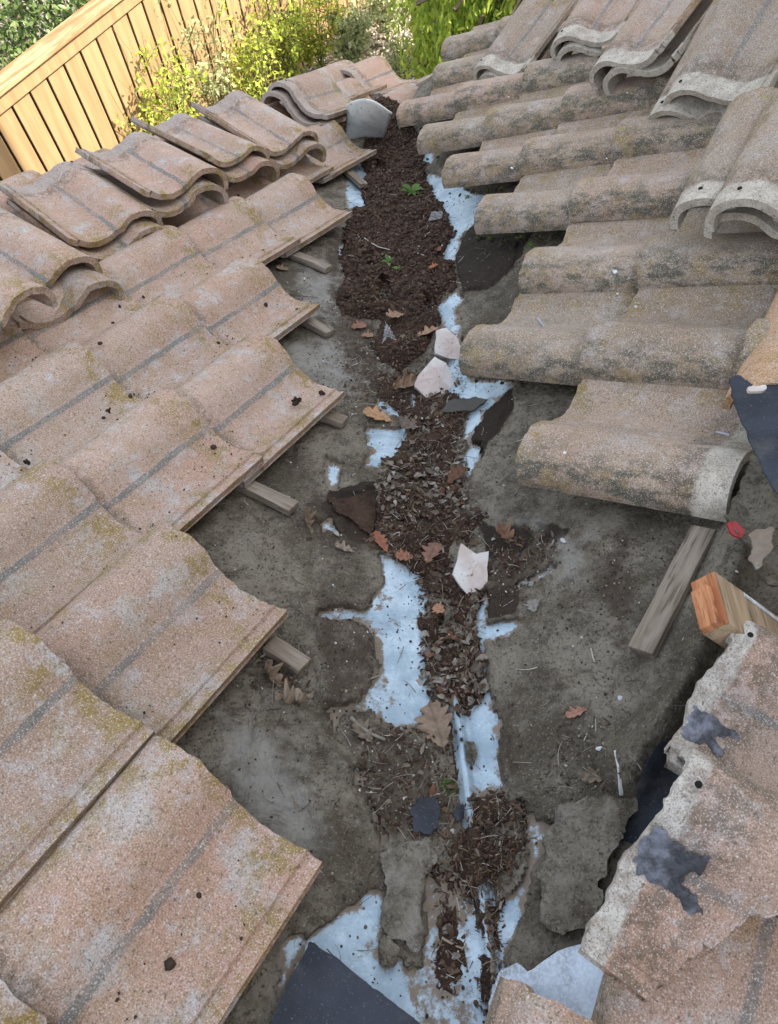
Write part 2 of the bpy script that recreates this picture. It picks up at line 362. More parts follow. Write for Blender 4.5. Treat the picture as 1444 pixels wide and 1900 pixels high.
M_STUCCO = simple('stucco', lambda t: (t.col(t.mix(t.noise(3, t.obj(), 5), (0.50,0.44,0.35), (0.56,0.50,0.41))), t.bump(t.noise(90, t.obj(), 4), 0.4, 0.004)), 0.95)
def slab(name, o, d, c, n, d0, d1f, c0, c1, h0, h1, mat):
    """roof slope as a slab whose lower edge is cut by the valley"""
    pts = []
    N_ = 40
    for i in range(N_+1):
        cc = c0+(c1-c0)*i/N_
        pts.append((d0, cc, d1f(cc)))
    V = []; F = []
    for (a, cc, b) in pts:
        for (dd, hh) in ((a, h1), (b, h1), (b, h0), (a, h0)): V.append(o+d*dd+c*cc+n*hh)
    for i in range(N_):
        for k in range(4): F.append((4*i+k, 4*i+(k+1) % 4, 4*(i+1)+(k+1) % 4, 4*(i+1)+k))
    F.append((0,3,2,1)); F.append((4*N_, 4*N_+1, 4*N_+2, 4*N_+3))
    return mobj(name, mesh_from(name, V, F, smooth=False), mat)
M_PLAINFELT = simple('old_felt', lambda t: (t.col(t.mix(t.noise(9, t.obj(), 6, 0.7), (0.05,0.047,0.04), (0.10,0.092,0.078))), t.bump(t.noise(60, t.obj(), 5), 0.5, 0.004)), 0.95)
def dcut(o, d, c, other_n, other_o):
    def f(cc):   # distance down the slope where the other slope's deck is met
        p = o+c*cc+NL*0; return (other_n @ (other_o-p)+(-0.02))/(other_n @ d)
    return f
fL = dcut(OL+NL*DECK, DL, CL, NR, OR+NR*DECK); fR = dcut(OR+NR*DECK, DR, CR, NL, OL+NL*DECK)
ROOFL = slab('roof_slope_left', OL+NL*DECK, DL, CL, NL, -6.0, lambda c: min(fL(c), EXPO*10.1 if c < -WID*4.4 else 4.0), -WID*6.62, 3.2, -0.16, -0.012, M_PLAINFELT)
ROOFR = slab('roof_slope_right', OR+NR*DECK, DR, CR, NR, -2.6, lambda c: min(fR(c), EXPO*5.1 if c > WID*6 else 9), -3.2, WID*9.1, -0.16, -0.012, M_PLAINFELT)
tag(ROOFL, kind='structure'); tag(ROOFR, kind='structure')
# unseen walls added beside the right-hand slope to keep sun off the roof
wx = Vector((0.64, 0.77, 0)).normalized(); wy = Vector((-wx.y, wx.x, 0))
def wallbox(name, p0, p1, z0, z1, thick, mat):
    a = Vector((*p0, 0)); b = Vector((*p1, 0)); d = (b-a); L = d.length; d.normalize()
    bm = bmesh.new(); box_bm(bm, (L, thick, z1-z0), basis(d, Vector((-d.y, d.x, 0)), Vector((0,0,1)), (a+b)/2+Vector((0,0,(z0+z1)/2))), 0.01)
    return mobj(name, bm_mesh(name, bm), mat)
w = wallbox('sun_blocker_wall', (3.9, 2.45), (3.9, -9.0), 0.0, 11.0, 0.2, M_STUCCO); tag(w, kind='structure')
w = wallbox('sun_blocker_end_wall', (3.9, 2.45), (5.2, 2.45), 0.0, 11.0, 0.2, M_STUCCO); tag(w, kind='structure')

# ------------------------------------------------------------------ the S-shaped tile
PROF = [(-.165,.030),(-.1635,.048),(-.157,.064),(-.147,.0775),(-.132,.088),(-.113,.0945),(-.092,.097),(-.071,.0955),(-.052,.090),(-.036,.080),(-.022,.067),
        (-.011,.0535),(-.006,.0485),(.007,.0425),(.013,.036),(.027,.0275),(.045,.0205),(.065,.017),(.085,.0175),(.104,.022),(.119,.0285),(.1225,.0305),(.1255,.0255),(.136,.0285),(.1465,.034),(.150,.0335)]
THK = 0.0170
def tile_mesh(name, seed=0, chips=(), length=TLEN, keep=None, ny=22, ragged=0.0):
    """chips: (x, y, radius) bitten out of the butt; keep: outline (x, y) of what is left of a broken tile"""
    pr = []
    for (a, b) in zip(PROF[:-1], PROF[1:]):
        k = 2 if (abs(b[0]-a[0]) > 0.013) else 1
        for i in range(k): pr.append((a[0]+(b[0]-a[0])*i/k, a[1]+(b[1]-a[1])*i/k))
    pr.append(PROF[-1]); pr = np.array(pr)
    if keep is not None:
        s = np.linspace(0, 1, len(pr)); s2 = np.linspace(0, 1, 90); pr = np.stack([np.interp(s2, s, pr[:,0]), np.interp(s2, s, pr[:,1])], -1); ny = 90
    nx = len(pr); t = np.gradient(pr, axis=0); nn = np.stack([-t[:,1], t[:,0]], -1); nn /= np.linalg.norm(nn, axis=1)[:, None]
    ys = -np.linspace(0, 1, ny)**1.0*length
    if keep is None: ys = np.concatenate([[0, -0.004], ys[1:-1], [-length+0.003, -length]])
    ny = len(ys)
    X = np.repeat(pr[None, :, 0], ny, 0); Z = np.repeat(pr[None, :, 1], ny, 0); Y = np.repeat(ys[:, None], nx, 1)
    if keep is not None:
        wx_ = (fbm(X*60, Y*60, seed)-0.5)*0.02; wy_ = (fbm(X*60, Y*60, seed+5)-0.5)*0.02
        D = sdist(keep, X+wx_, Y+wy_)
        ck = (D[:-1,:-1]+D[1:,:-1]+D[:-1,1:]+D[1:,1:]) > 0; cnt = np.zeros(X.shape); cnt[:-1,:-1] += ck; cnt[1:,:-1] += ck; cnt[:-1,1:] += ck; cnt[1:,1:] += ck
        Y = np.where((cnt > 0) & (cnt < 4) & (Y > -.39), Y+np.clip(D, -.006, .006), Y)
    # uneven edges
    e = (fbm(X[0]*70, 0*X[0], seed)-0.5)*0.010+(fbm(X[0]*300, 0*X[0], seed+4)-0.5)*0.003
    Y = Y + e[None]*np.exp(Y/0.03)
    if ragged: Y = Y + (fbm(X[0]*35, 0*X[0]+3, seed+9)-0.5)[None]*ragged*np.exp(-(Y+length)/0.03)
    for (cx, cy, r) in chips:
        dd = np.exp(-((X-cx)**2)/(r*r)); Y = Y - r*0.8*dd*np.exp(Y/(r*1.2))
    Z = Z + (fbm(X*18, Y*18, seed+2)-0.5)*0.003 + (fbm(X*90, Y*90, seed+7)-0.5)*0.0008
    tp_ = 1+0.085*Y/length; rl = np.clip(-X/0.02, 0, 1); X = X*(1+(tp_-1)*rl*0.8); Z = Z*(1+(tp_-1)*rl)
    top = np.stack([X, Y, Z], -1)
    bot = np.stack([X-nn[None,:,0]*THK, Y, Z-nn[None,:,1]*THK], -1)
    bot[:, :, 2] = np.minimum(bot[:, :, 2], Z-0.006)
    # nail-lug thickening of the covered head
    idx = np.arange(ny*nx).reshape(ny, nx); off = ny*nx
    if keep is None: cell = np.ones((ny-1, nx-1), bool)
    else: cell = ck
    F = []
    for j in range(ny-1):
        for i in range(nx-1):
            if not cell[j, i]: continue
            a, b, c, d = idx[j,i], idx[j,i+1], idx[j+1,i+1], idx[j+1,i]
            F.append((a, d, c, b)); F.append((a+off, b+off, c+off, d+off))
            if j == 0 or not cell[j-1, i]: F.append((a, b, b+off, a+off))
            if j == ny-2 or not cell[j+1, i]: F.append((c, d, d+off, c+off))
            if i == 0 or not cell[j, i-1]: F.append((d, a, a+off, d+off))
            if i == nx-2 or not cell[j, i+1]: F.append((b, c, c+off, b+off))
    V = np.concatenate([top.reshape(-1,3), bot.reshape(-1,3)])
    used = np.zeros(len(V), bool); FF = np.array(F); used[FF.ravel()] = True
    re = np.cumsum(used)-1
    me = mesh_from(name, V[used], re[FF], True, 38)
    return me
TILES = [tile_mesh('roof_tile', s, ch) for s, ch in ((1, ()), (2, ((.12,0,.008),)), (3, ((-.10,0,.006), (.05,0,.005))), (4, ((-.03,0,.009),)), (5, ()), (6, ((.14,0,.012),)))]
def with_mat(me, m): c = me.copy(); c.materials.clear(); c.materials.append(m); return c
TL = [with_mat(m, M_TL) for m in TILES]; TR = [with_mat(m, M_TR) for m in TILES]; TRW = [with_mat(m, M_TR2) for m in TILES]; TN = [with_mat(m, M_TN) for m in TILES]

def frame_m(o, right, down, normal, drop):
    """matrix of a tile whose butt is at o; head sinks by `drop` (m) over its length"""
    a = math.asin(drop/TLEN); d = down*math.cos(a)+normal*math.sin(a); n = normal*math.cos(a)-down*math.sin(a)
    return basis(right, d, n, o)
def lay(side, c, k, dy=0.0, dx=0.0, yaw=0.0, lift=0.0):
    if side == 'L': o, d, cc, n, root = OL+DL*(EXPO*c+dy)-CL*(WID*k-dx), DL, CL, NL, ROOFL
    else: o, d, cc, n, root = OR+DR*(EXPO*c+dy)+CR*(WID*k+0.165+dx), DR, CR, NR, ROOFR
    dn = d*math.cos(yaw)+cc*math.sin(yaw); rt = cc*math.cos(yaw)-d*math.sin(yaw)
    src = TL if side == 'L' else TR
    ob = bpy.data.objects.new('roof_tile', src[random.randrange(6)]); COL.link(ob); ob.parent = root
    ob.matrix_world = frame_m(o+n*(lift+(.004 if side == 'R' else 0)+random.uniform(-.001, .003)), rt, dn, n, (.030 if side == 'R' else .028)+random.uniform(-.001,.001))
    return ob
LAST_L = {-2:-2, -1:-1, 0:0, 1:1, 2:2, 3:2, 4:3, 5:4, 6:4, 7:5, 8:5, 9:6, 10:6}
for c, k0 in LAST_L.items():
    for k in range(k0, 7):
        p = OL+DL*EXPO*c-CL*WID*k; u, v = w2p(p)
        q = OL+DL*(EXPO*c-TLEN)-CL*WID*k; u2, v2 = w2p(q)
        if max(u, u2) < -1000 or min(v, v2) > 3000: continue
        if c == 0 and k == 1: lay('L', c, k, yaw=-0.012, lift=.050)
        elif c < 0 and k >= 1 or c == 0 and k > 1: lay('L', c, k, lift=.052)
        else: lay('L', c, k, random.uniform(-.003,.003), random.uniform(-.002,.002), random.uniform(-.008,.008))
LAST_R = {0:0, 1:1, 2:1, 3:2, 4:3, 5:4, 6:5, 7:5, 8:5}
for k, c1 in LAST_R.items():
    for c in range(c1, -6, -1):
        if k == 0 and c < 0: continue
        if k == 1 and c < -1: continue
        lay('R', c, k, (.14 if k == 8 else 0)+random.uniform(-.004,.004), random.uniform(-.003,.003), random.uniform(-.01,.01))


# ------------------------------------------------------------------ valley: metal flashing, torn felt, soil
def build_grid():
    ys = [-0.75]
    while ys[-1] < 3.72: ys.append(ys[-1]+0.0042*(1+0.55*max(0, ys[-1])))
    ys = np.array(ys); us = np.arange(-0.95, 1.25, 0.0055)
    U, Y = np.meshgrid(us, ys); X = U+vx(Y); return us, ys, U, X, Y
US, YS, GU, GX, GY = build_grid()
GZ = zdeck(GX, GY)
PXg, PYg = w2p(np.stack([GX, GY, GZ], -1))
DEPTH = np.sqrt(GX**2+GY**2+(GZ-CAMZ)**2)
SC = DEPTH/FPX                                             # metres per pixel there
WX = (fbm(GX*22, GY*22, 11, 5)-0.5)*0.055+(fbm(GX*110, GY*110, 12, 3)-0.5)*0.012
WY = (fbm(GX*22, GY*22, 21, 5)-0.5)*0.055+(fbm(GX*110, GY*110, 22, 3)-0.5)*0.012
PXw, PYw = PXg+WX/SC*0.55, PYg+WY/SC*0.55
def S(polys, warp=True):
    if polys and not isinstance(polys[0][0], (tuple, list)): polys = [polys]
    X_, Y_ = (PXw, PYw) if warp else (PXg, PYg)
    D = np.full(X_.shape, -1e9)
    for p in polys:
        a = np.array(p); m = (X_ > a[:,0].min()-60) & (X_ < a[:,0].max()+60) & (Y_ > a[:,1].min()-60) & (Y_ < a[:,1].max()+60)
        if m.any(): D[m] = np.maximum(D[m], sdist(p, X_[m], Y_[m]))
    return np.maximum(D, -200)*SC                           # metres
def sstep(v, a, b): t = np.clip((v-a)/(b-a), 0, 1); return t*t*(3-2*t)
BARE = [
 [(596,1723),(636,1698),(684,1657),(719,1657),(712,1698),(698,1750),(705,1782),(719,1799),(743,1775),(757,1802),(790,1800),(790,1620),(800,1600),(850,1640),(880,1690),(925,1700),(905,1790),(915,1900),(905,1990),(560,1990),(540,1800)],
 [(532,1743),(572,1737),(560,1780),(525,1825),(518,1820)],
 [(906,1102),(907,1130),(901,1162),(972,1154),(969,1166),(910,1196),(896,1211),(906,1249),(911,1298),(924,1374),(936,1457),(906,1467),(873,1485),(878,1564),(870,1600),(861,1492),(854,1388),(840,1329),(854,1305),(892,1300),(896,1270),(890,1201),(882,1171),(886,1126)],
 [(958,1488),(968,1512),(989,1526),(1031,1530),(1007,1578),(989,1600),(987,1620),(972,1670),(952,1750),(932,1782),(905,1800),(900,1740),(930,1690),(962,1650),(980,1610),(977,1560)],
 [(588,1149),(591,1138),(629,1132),(681,1134),(703,1092),(716,1074),(698,1036),(733,1040),(790,1060),(790,1150),(800,1200),(795,1250),(800,1330),(760,1356),(733,1360),(719,1346),(698,1341),(690,1320),(650,1318),(628,1322),(620,1362),(612,1343),(610,1313),(681,1294),(698,1267),(705,1232),(695,1180),(681,1156)],
 [(679,797),(754,793),(760,830),(735,850),(705,874),(674,863),(690,842),(681,825)],
 [(608,851),(634,863),(629,898),(612,913),(603,898)],
 [(612,967),(626,984),(631,998),(598,991),(595,977)],
 [(868,780),(880,801),(878,832),(889,839),(872,898),(860,880),(845,856),(870,835),(858,801)],
 [(879,634),(860,650),(858,668),(874,702),(954,706),(957,720),(929,741),(896,764),(882,812),(866,812),(858,786),(868,755),(848,745),(815,750),(830,712),(825,690),(835,650),(855,640)],
 [(843,536),(867,560),(853,577),(851,602),(854,640),(832,622),(812,602),(800,590),(800,565),(830,550)],
 [(780,322),(825,325),(872,358),(910,362),(914,386),(890,412),(862,432),(851,446),(854,458),(844,486),(815,490),(800,440),(785,380)],
 [(640,290),(690,290),(690,390),(641,390)],
 [(772,252),(800,262),(810,285),(800,305),(776,292)],
 [(655,1425),(690,1440),(668,1465),(650,1450)], [(686,1488),(700,1520),(712,1562),(704,1568),(692,1530)],
 [(1028,1050),(1020,1065),(985,1088),(950,1092),(1000,1070)],
 [(630,455),(640,452),(644,480),(633,484)],
 [(690,740),(770,745),(775,775),(720,770)],
]
MUD = [([(770,1560),(870,1600),(905,1990),(800,1990),(748,1800),(775,1700)], 0.52), ([(660,1180),(712,1180),(735,1330),(690,1365),(640,1340),(640,1290),(690,1240)], 0.50),
       ([(700,1040),(760,1055),(725,1130),(690,1150),(690,1090)], 0.42), ([(600,1130),(690,1120),(690,1170),(600,1170)], 0.45), ([(905,1690),(930,1690),(915,1990),(900,1990)], 0.62),
       ([(860,1300),(875,1300),(905,1900),(880,1900)], 0.25), ([(840,640),(960,690),(960,750),(860,820)], 0.22), ([(650,1420),(715,1420),(715,1570),(640,1500)], 0.45)]
SLABS = [([(585,1150),(640,1143),(690,1152),(690,1262),(682,1290),(640,1308),(588,1300),(578,1230)], .009), ([(598,1052),(680,1040),(697,1075),(688,1118),(620,1130),(600,1100)], .006),
         ([(640,868),(695,880),(706,910),(640,925),(628,905)], .008), ([(560,810),(680,800),(690,845),(610,860),(540,900)], .005), ([(700,1345),(720,1350),(760,1370),(700,1380),(640,1330),(660,1310)], .006)]
def ridge(pts, wpx, h, warp=True):
    X_, Y_ = (PXw, PYw) if warp else (PXg, PYg); d = np.full(X_.shape, 1e9)
    for (ax, ay), (bx, by) in zip(pts[:-1], pts[1:]):
        L = (bx-ax)**2+(by-ay)**2; t = np.clip(((X_-ax)*(bx-ax)+(Y_-ay)*(by-ay))/L, 0, 1)
        d = np.minimum(d, np.hypot(X_-ax-t*(bx-ax), Y_-ay-t*(by-ay)))
    return h*np.exp(-(d/wpx)**2)
def grid_faces(mask_v):
    idx = np.arange(GX.size).reshape(GX.shape)
    m = mask_v[:-1,:-1] | mask_v[1:,:-1] | mask_v[:-1,1:] | mask_v[1:,1:]
    F = np.stack([idx[:-1,:-1][m], idx[:-1,1:][m], idx[1:,1:][m], idx[1:,:-1][m]], -1)
    used = np.zeros(GX.size, bool); used[F.ravel()] = True; re = np.cumsum(used)-1
    return re[F], used
def grid_obj(name, H, mask, mat, C=None):
    F, used = grid_faces(mask); V = np.stack([GX, GY, GZ+H], -1).reshape(-1, 3)[used]
    me = mesh_from(name, V, F)
    if C is not None: colattr(me, C.reshape(-1, 3)[used])
    return mobj(name, me, mat)
# felt
bare = S(BARE)
bare = np.maximum(bare, np.where((np.abs(GU+0.002) < 0.016) & (PYg > 1310), 0.01, -1))
# metal
Hm = 0.021*np.clip(1-np.abs(GU+0.002)/0.011, 0, 1)**0.7+(fbm(GX*6, GY*6, 31)-0.5)*0.004
Cm = np.zeros(GX.shape+(3,)); mud = np.full(GX.shape, 0.15)
for p, a in MUD: mud = np.maximum(mud, a*sstep(S(p), -0.012, 0.012)+0.1*0)
mud = np.maximum(mud, 0.62*np.exp(-np.clip(bare, 0, 1)/0.016))
Cm[..., 0] = mud
FL = grid_obj('valley_flashing', Hm, (np.abs(GU) < 0.36) & (bare > -0.02) & (GY < 3.6), M_METAL, Cm)
tag(FL, 'pale galvanised metal valley flashing with a raised centre rib, mostly under soil and felt', 'flashing')
blot = (fbm(GX*40, GY*40, 41, 5)-0.5)
Hf = 0.007+(fbm(GX*4, GY*4, 33)-0.5)*0.014+(fbm(GX*30, GY*30, 34, 5)-0.5)*0.008+np.abs(fbm(GX*9, GY*9, 36, 3)-0.5)*0.012+(fbm(GX*130, GY*130, 35, 3)-0.5)*0.0018
for p, a in SLABS: Hf += a*sstep(S(p), -0.002, 0.004)
Hf += ridge([(440,1262),(520,1300),(590,1352),(640,1420),(655,1445)], 13, .016)
Hf += ridge([(925,1380),(945,1440),(975,1490),(1018,1512)], 17, .018)
Hf += ridge([(1375,960),(1320,1110),(1245,1290),(1165,1420)], 48, .060, False)
Hf += ridge([(560,860),(640,960),(600,1040)], 9, .006)+ridge([(480,1010),(560,1080),(600,1180)], 20, .007)+ridge([(520,1420),(600,1500),(640,1600)], 22, .008)+ridge([(1000,1240),(1090,1300),(1130,1420)], 24, .008)+ridge([(1010,830),(930,930),(960,1000)], 22, .009)
Hf += ridge([(1250,1290),(1180,1370),(1160,1450)], 16, .012)+ridge([(1060,970),(1130,1040)], 40, .008)
Hf += ridge([(960,720),(905,800),(880,900),(870,960)], 12, .010)+ridge([(940,490),(870,545)], 7, .008)
Hf += 0.008*sstep(S([(845,470),(862,440),(960,455),(950,500),(905,535),(862,548),(848,520)]), -0.002, .004)
Hf -= ridge([(985,1185),(990,1280)], 12, .005)+ridge([(1095,1010),(1062,1090)], 9, .006)
cut = bare > -0.0012
Hf = np.where(cut, -0.008, Hf)
RAKE = ((GX-OL[0])*CL[0]+(GY-OL[1])*CL[1] > -WID*6.5)
keep = ~(bare > 0.006) & RAKE & ((GX-OR[0])*CR[0]+(GY-OR[1])*CR[1] < WID*9.0)
Cf = np.zeros(GX.shape+(3,))
DARK = [[(845,470),(862,440),(905,380),(1000,420),(950,500),(905,535),(862,548),(848,520)], [(880,760),(955,728),(935,790),(890,850),(872,830)], [(605,915),(700,905),(702,960),(690,1008),(650,1002),(600,950)],
        [(880,968),(930,985),(975,975),(990,1010),(930,1040),(905,1035)], [(1000,975),(1060,985),(1040,1010),(1005,1005)], [(830,745),(905,735),(880,765),(820,780)], [(905,1100),(965,1090),(960,1140),(908,1150)], [(640,960),(700,960),(690,1010)]]
Cf[..., 0] = np.maximum(0.9*sstep(S(DARK), -0.014, 0.008), 0.10)
PALE = [[(520,640),(640,620),(690,700),(640,760),(560,720)], [(1080,1090),(1010,1100),(1030,1000),(1110,990)], [(920,960),(1040,950),(1000,1000)], [(400,1310),(560,1380),(620,1560),(560,1700),(420,1450)], [(1030,1520),(1150,1500),(1080,1690),(1010,1690)], [(560,470),(640,500),(640,600),(540,600)]]
Cf[..., 1] = 0.62*sstep(S(PALE), -0.06, 0.05)+0.15
BROWN = [[(880,1060),(1000,1000),(1045,1010),(1010,1075),(985,1130),(908,1160)], [(640,1350),(800,1370),(840,1500),(780,1560),(700,1560),(650,1450)], [(590,1120),(700,1120),(690,1330),(590,1340)], [(600,560),(700,600),(720,760),(640,700)],
         [(480,1180),(570,1200),(570,1310),(460,1290)], [(560,900),(720,1000),(700,1050),(560,1000)], [(600,430),(640,430),(640,600),(610,590)], [(1100,1080),(1150,1000),(1190,1100),(1150,1230)]]
Cf[..., 2] = 0.60*sstep(S(BROWN), -0.05, 0.03)+0.10
FE = grid_obj('roofing_felt', Hf, keep, M_FELT, Cf)
tag(FE, 'dusty grey-brown roofing felt, torn open along the metal valley', 'roofing felt')
# soil
D1 = [(697,212),(730,217),(756,232),(772,252),(790,285),(786,318),(802,355),(826,398),(845,428),(822,482),(842,496),(846,536),(812,560),(822,601),(805,622),(784,667),(745,690),(700,670),(690,640),(705,600),(660,592),(636,588),(621,560),(638,518),(631,480),(640,440),(650,396),(676,386),(668,345),(680,324),(664,292),(686,264),(690,237)]
D2 = [(700,700),(745,690),(790,700),(800,745),(840,752),(870,762),(856,800),(868,832),(842,856),(862,900),(870,935),(905,960),(880,990),(880,1020),(848,1018),(840,1070),(860,1078),(905,1105),(886,1130),(882,1170),(896,1210),(905,1290),(890,1318),(870,1330),(858,1320),(830,1310),(800,1290),(788,1250),(778,1215),(788,1180),(770,1150),(770,1110),(780,1070),(735,1040),(700,1030),(690,1000),(697,960),(705,910),(705,875),(715,845),(735,838),(757,805),(740,770),(700,735)]
D4 = [(882,1474),(927,1460),(941,1478),(958,1492),(982,1537),(975,1578),(965,1600),(940,1657),(946,1681),(932,1702),(927,1785),(915,1872),(900,1990),(893,1900),(894,1733),(884,1685),(844,1664),(836,1595),(842,1560),(868,1550),(872,1500)]
D5 = [(720,1352),(780,1345),(850,1335),(858,1400),(862,1490),(850,1560),(848,1680),(868,1760),(850,1850),(812,1830),(808,1640),(740,1560),(700,1540),(680,1460),(655,1440),(690,1370)]
D7 = [(905,1000),(1000,985),(1042,1010),(1010,1062),(930,1085),(905,1060)]
D8 = [(700,690),(760,685),(830,720),(870,745),(850,775),(760,780),(700,740),(690,710)]
HOLES = [[(708,525),(722,535),(727,560),(718,578),(706,570)], [(787,560),(797,565),(797,592),(788,590)], [(690,498),(704,500),(698,512),(684,510)], [(755,735),(775,740),(765,760)], [(698,310),(716,312),(718,335),(700,338)]]
def mound(p, h, k=0.03):
    s = S(p); return np.where(s > 0, h*(1-np.exp(-s/k)), np.clip(s, -0.02, 0)*1.2), s
cl = (fbm(GX*16, GY*16, 51, 3)-0.45); c2 = fbm(GX*55, GY*55, 52, 4)-0.5; c3 = fbm(GX*150, GY*150, 53, 3)-0.5
Hd = np.full(GX.shape, -0.02); SD = np.full(GX.shape, -1.0)
for p, h in ((D1, .040), (D2, .017), (D4, .022), (D5, .0005), (D7, .006), (D8, .010)):
    m_, s_ = mound(p, h); amp = np.clip(m_/0.02, 0, 1.3)
    Hd = np.maximum(Hd, m_+amp*(cl*.030+c2*.018)+c3*.006); SD = np.maximum(SD, s_)
Hd = np.where((fbm(GX*26, GY*26, 57, 4) < .36+.10*(PYg < 680)*-1) & (PYg > 690), Hd-.05, Hd)
hs = S(HOLES); Hd = np.where(hs > -0.003, Hd-0.05, Hd)
Hd += 0.13*np.exp(-((GY-3.35)/0.16)**2)*(SD > 0)*np.clip(1-np.abs(GU)/0.25, 0, 1)
base = np.where(bare > -0.001, Hm, Hf)
Hs = np.where(SD > 0, base*0.6+Hd, base-0.012+np.clip(SD, -.01, 0))
SO = grid_obj('soil', Hs, SD > -0.003, M_SOIL); tag(SO, 'dark crumbly soil and rotted leaf litter lying down the roof valley', 'soil', kind='stuff')
TOP = np.maximum(np.where(cut, Hm, Hf), np.where(SD > -0.003, Hs, -1))
def surf(x, y):
    x = np.asarray(x, float); y = np.asarray(y, float)
    j = np.clip(np.searchsorted(YS, y), 0, len(YS)-1); i = np.clip(((x-vx(y)-US[0])/0.0055).astype(int), 0, len(US)-1)
    return zdeck(x, y)+TOP[j, i]
def onsurf(px, py, lift=0.0):
    p = on(px, py, 'V', DECK+0.01)
    for _ in range(3):
        z = float(surf(p[0], p[1]))+lift; r = ray(px, py)
        h = z-float(zdeck(p[0], p[1])); p = on(px, py, 'V', DECK+h)
    p[2] = float(surf(p[0], p[1]))+lift; return p

# ------------------------------------------------------------------ free sheets and patches lying on the roof
def refz(kind):
    return {'V': lambda x, y: zdeck(x, y), 'R': lambda x, y: zr(x, y, 0), 'L': lambda x, y: zl(x, y, 0)}[kind]
def snap(X, Y, D, c, res):
    """pull the rim vertices of the kept cells onto the outline"""
    cnt = np.zeros(X.shape); cnt[:-1,:-1] += c; cnt[1:,:-1] += c; cnt[:-1,1:] += c; cnt[1:,1:] += c
    rim = (cnt > 0) & (cnt < 4); gy, gx = np.gradient(D, res); g = gx*gx+gy*gy+1e-6
    sx = np.clip(-D*gx/g, -res, res); sy = np.clip(-D*gy/g, -res, res)
    return np.where(rim, X+sx, X), np.where(rim, Y+sy, Y)
def patch(name, poly, mat, label, cat, h=0.012, thick=0.006, ref='V', res=0.006, warp=0.012, hf=None, C=None, on_surface=True, parent=None, rough=0.003):
    if mat is M_METAL: C = C or (.4, 0, 0)
    side = ref; pts = np.array([on(a, b, side, (DECK+h) if ref == 'V' else h)[:2] for a, b in poly])
    sp_ = (pts.max(0)-pts.min(0)); res = min(res, max(sp_)/14, 0.5*min(sp_)/3); warp = min(warp, min(sp_)*0.3)
    x0, y0 = pts.min(0)-0.02; x1, y1 = pts.max(0)+0.02
    X, Y = np.meshgrid(np.arange(x0, x1, res), np.arange(y0, y1, res))
    Wx = (fbm(X*45, Y*45, 61, 4)-0.5)*warp*2; Wy = (fbm(X*45, Y*45, 62, 4)-0.5)*warp*2
    D = sdist([tuple(p) for p in pts], X+Wx, Y+Wy)
    if ref == 'V' and on_surface:
        b = surf(X, Y)
        for _ in range(6):
            b = 0.5*b+0.125*(np.roll(b,1,0)+np.roll(b,-1,0)+np.roll(b,1,1)+np.roll(b,-1,1))
        Z = b+thick+0.004
    else: Z = refz(ref)(X, Y)+h
    Z = Z+(fbm(X*25, Y*25, 63, 4)-0.5)*rough*2
    if hf is not None: Z = Z+hf(X, Y, D)
    idx = np.arange(X.size).reshape(X.shape); off = X.size
    c = (D[:-1,:-1]+D[1:,:-1]+D[:-1,1:]+D[1:,1:]) > 0
    X, Y = snap(X, Y, D, c, res)
    F = []
    for j, i in zip(*np.nonzero(c)):
        a, b_, c_, d = idx[j,i], idx[j,i+1], idx[j+1,i+1], idx[j+1,i]
        F.append((a,b_,c_,d)); F.append((a+off,d+off,c_+off,b_+off))
        if j == 0 or not c[j-1,i]: F.append((b_,a,a+off,b_+off))
        if j == c.shape[0]-1 or not c[j+1,i]: F.append((d,c_,c_+off,d+off))
        if i == 0 or not c[j,i-1]: F.append((a,d,d+off,a+off))
        if i == c.shape[1]-1 or not c[j,i+1]: F.append((c_,b_,b_+off,c_+off))
    V = np.concatenate([np.stack([X,Y,Z],-1).reshape(-1,3), np.stack([X,Y,Z-thick],-1).reshape(-1,3)])
    FF = np.array(F); used = np.zeros(len(V), bool); used[FF.ravel()] = True; re = np.cumsum(used)-1
    me = mesh_from(name, V[used], re[FF], True, 50)
    if mat in (M_FELT, M_METAL):
        base_c = np.tile(np.array(C if C else (0.12, 0.2, 0.15), float), (int(used.sum()), 1)); colattr(me, base_c)
    o = mobj(name, me, mat, parent)
    if label: tag(o, label, cat)
    return o
patch('felt_scrap', [(712,1585),(745,1560),(800,1562),(808,1590),(790,1640),(782,1700),(775,1770),(745,1755),(712,1735),(708,1690),(715,1650),(708,1610)], M_FELT, 'long grey felt scrap standing on end beside the bare speckled metal near the bottom', 'felt scrap', thick=.009, C=(0.1,0.55,0.1))
patch('felt_scrap', [(706,1738),(725,1742),(742,1765),(725,1800),(708,1790),(702,1760)], M_FELT, 'small pointed grey felt scrap just under the long felt scrap', 'felt scrap', thick=.007)
patch('felt_scrap', [(768,1480),(800,1478),(812,1500),(812,1540),(800,1556),(772,1548),(766,1510)], M_BLACK, 'blue-black oval scrap of felt lying in the litter left of the metal rib', 'felt scrap', thick=.005)
patch('felt_scrap', [(847,1495),(858,1492),(862,1520),(850,1525),(843,1512)], M_BLACK, 'tiny blue-black chip of felt against the metal rib', 'felt scrap', thick=.004, warp=.004)
patch('felt_scrap', [(862,1380),(880,1376),(886,1400),(880,1420),(864,1414)], M_FELT, 'small grey felt chip on the clean metal right of the rib', 'felt scrap', thick=.005, warp=.004)
patch('felt_scrap', [(1022,1505),(1112,1485),(1172,1488),(1177,1510),(1142,1560),(1122,1610),(1107,1685),(1092,1708),(1037,1730),(1002,1705),(995,1610),(1007,1570),(1032,1530)], M_FELT, 'thick lumpy grey felt flap overhanging the blue metal', 'felt scrap', thick=.016, rough=.006, C=(0.16,0.45,0.2), hf=lambda X,Y,D: 0.012+0.012*np.exp(-D/0.05)*0)
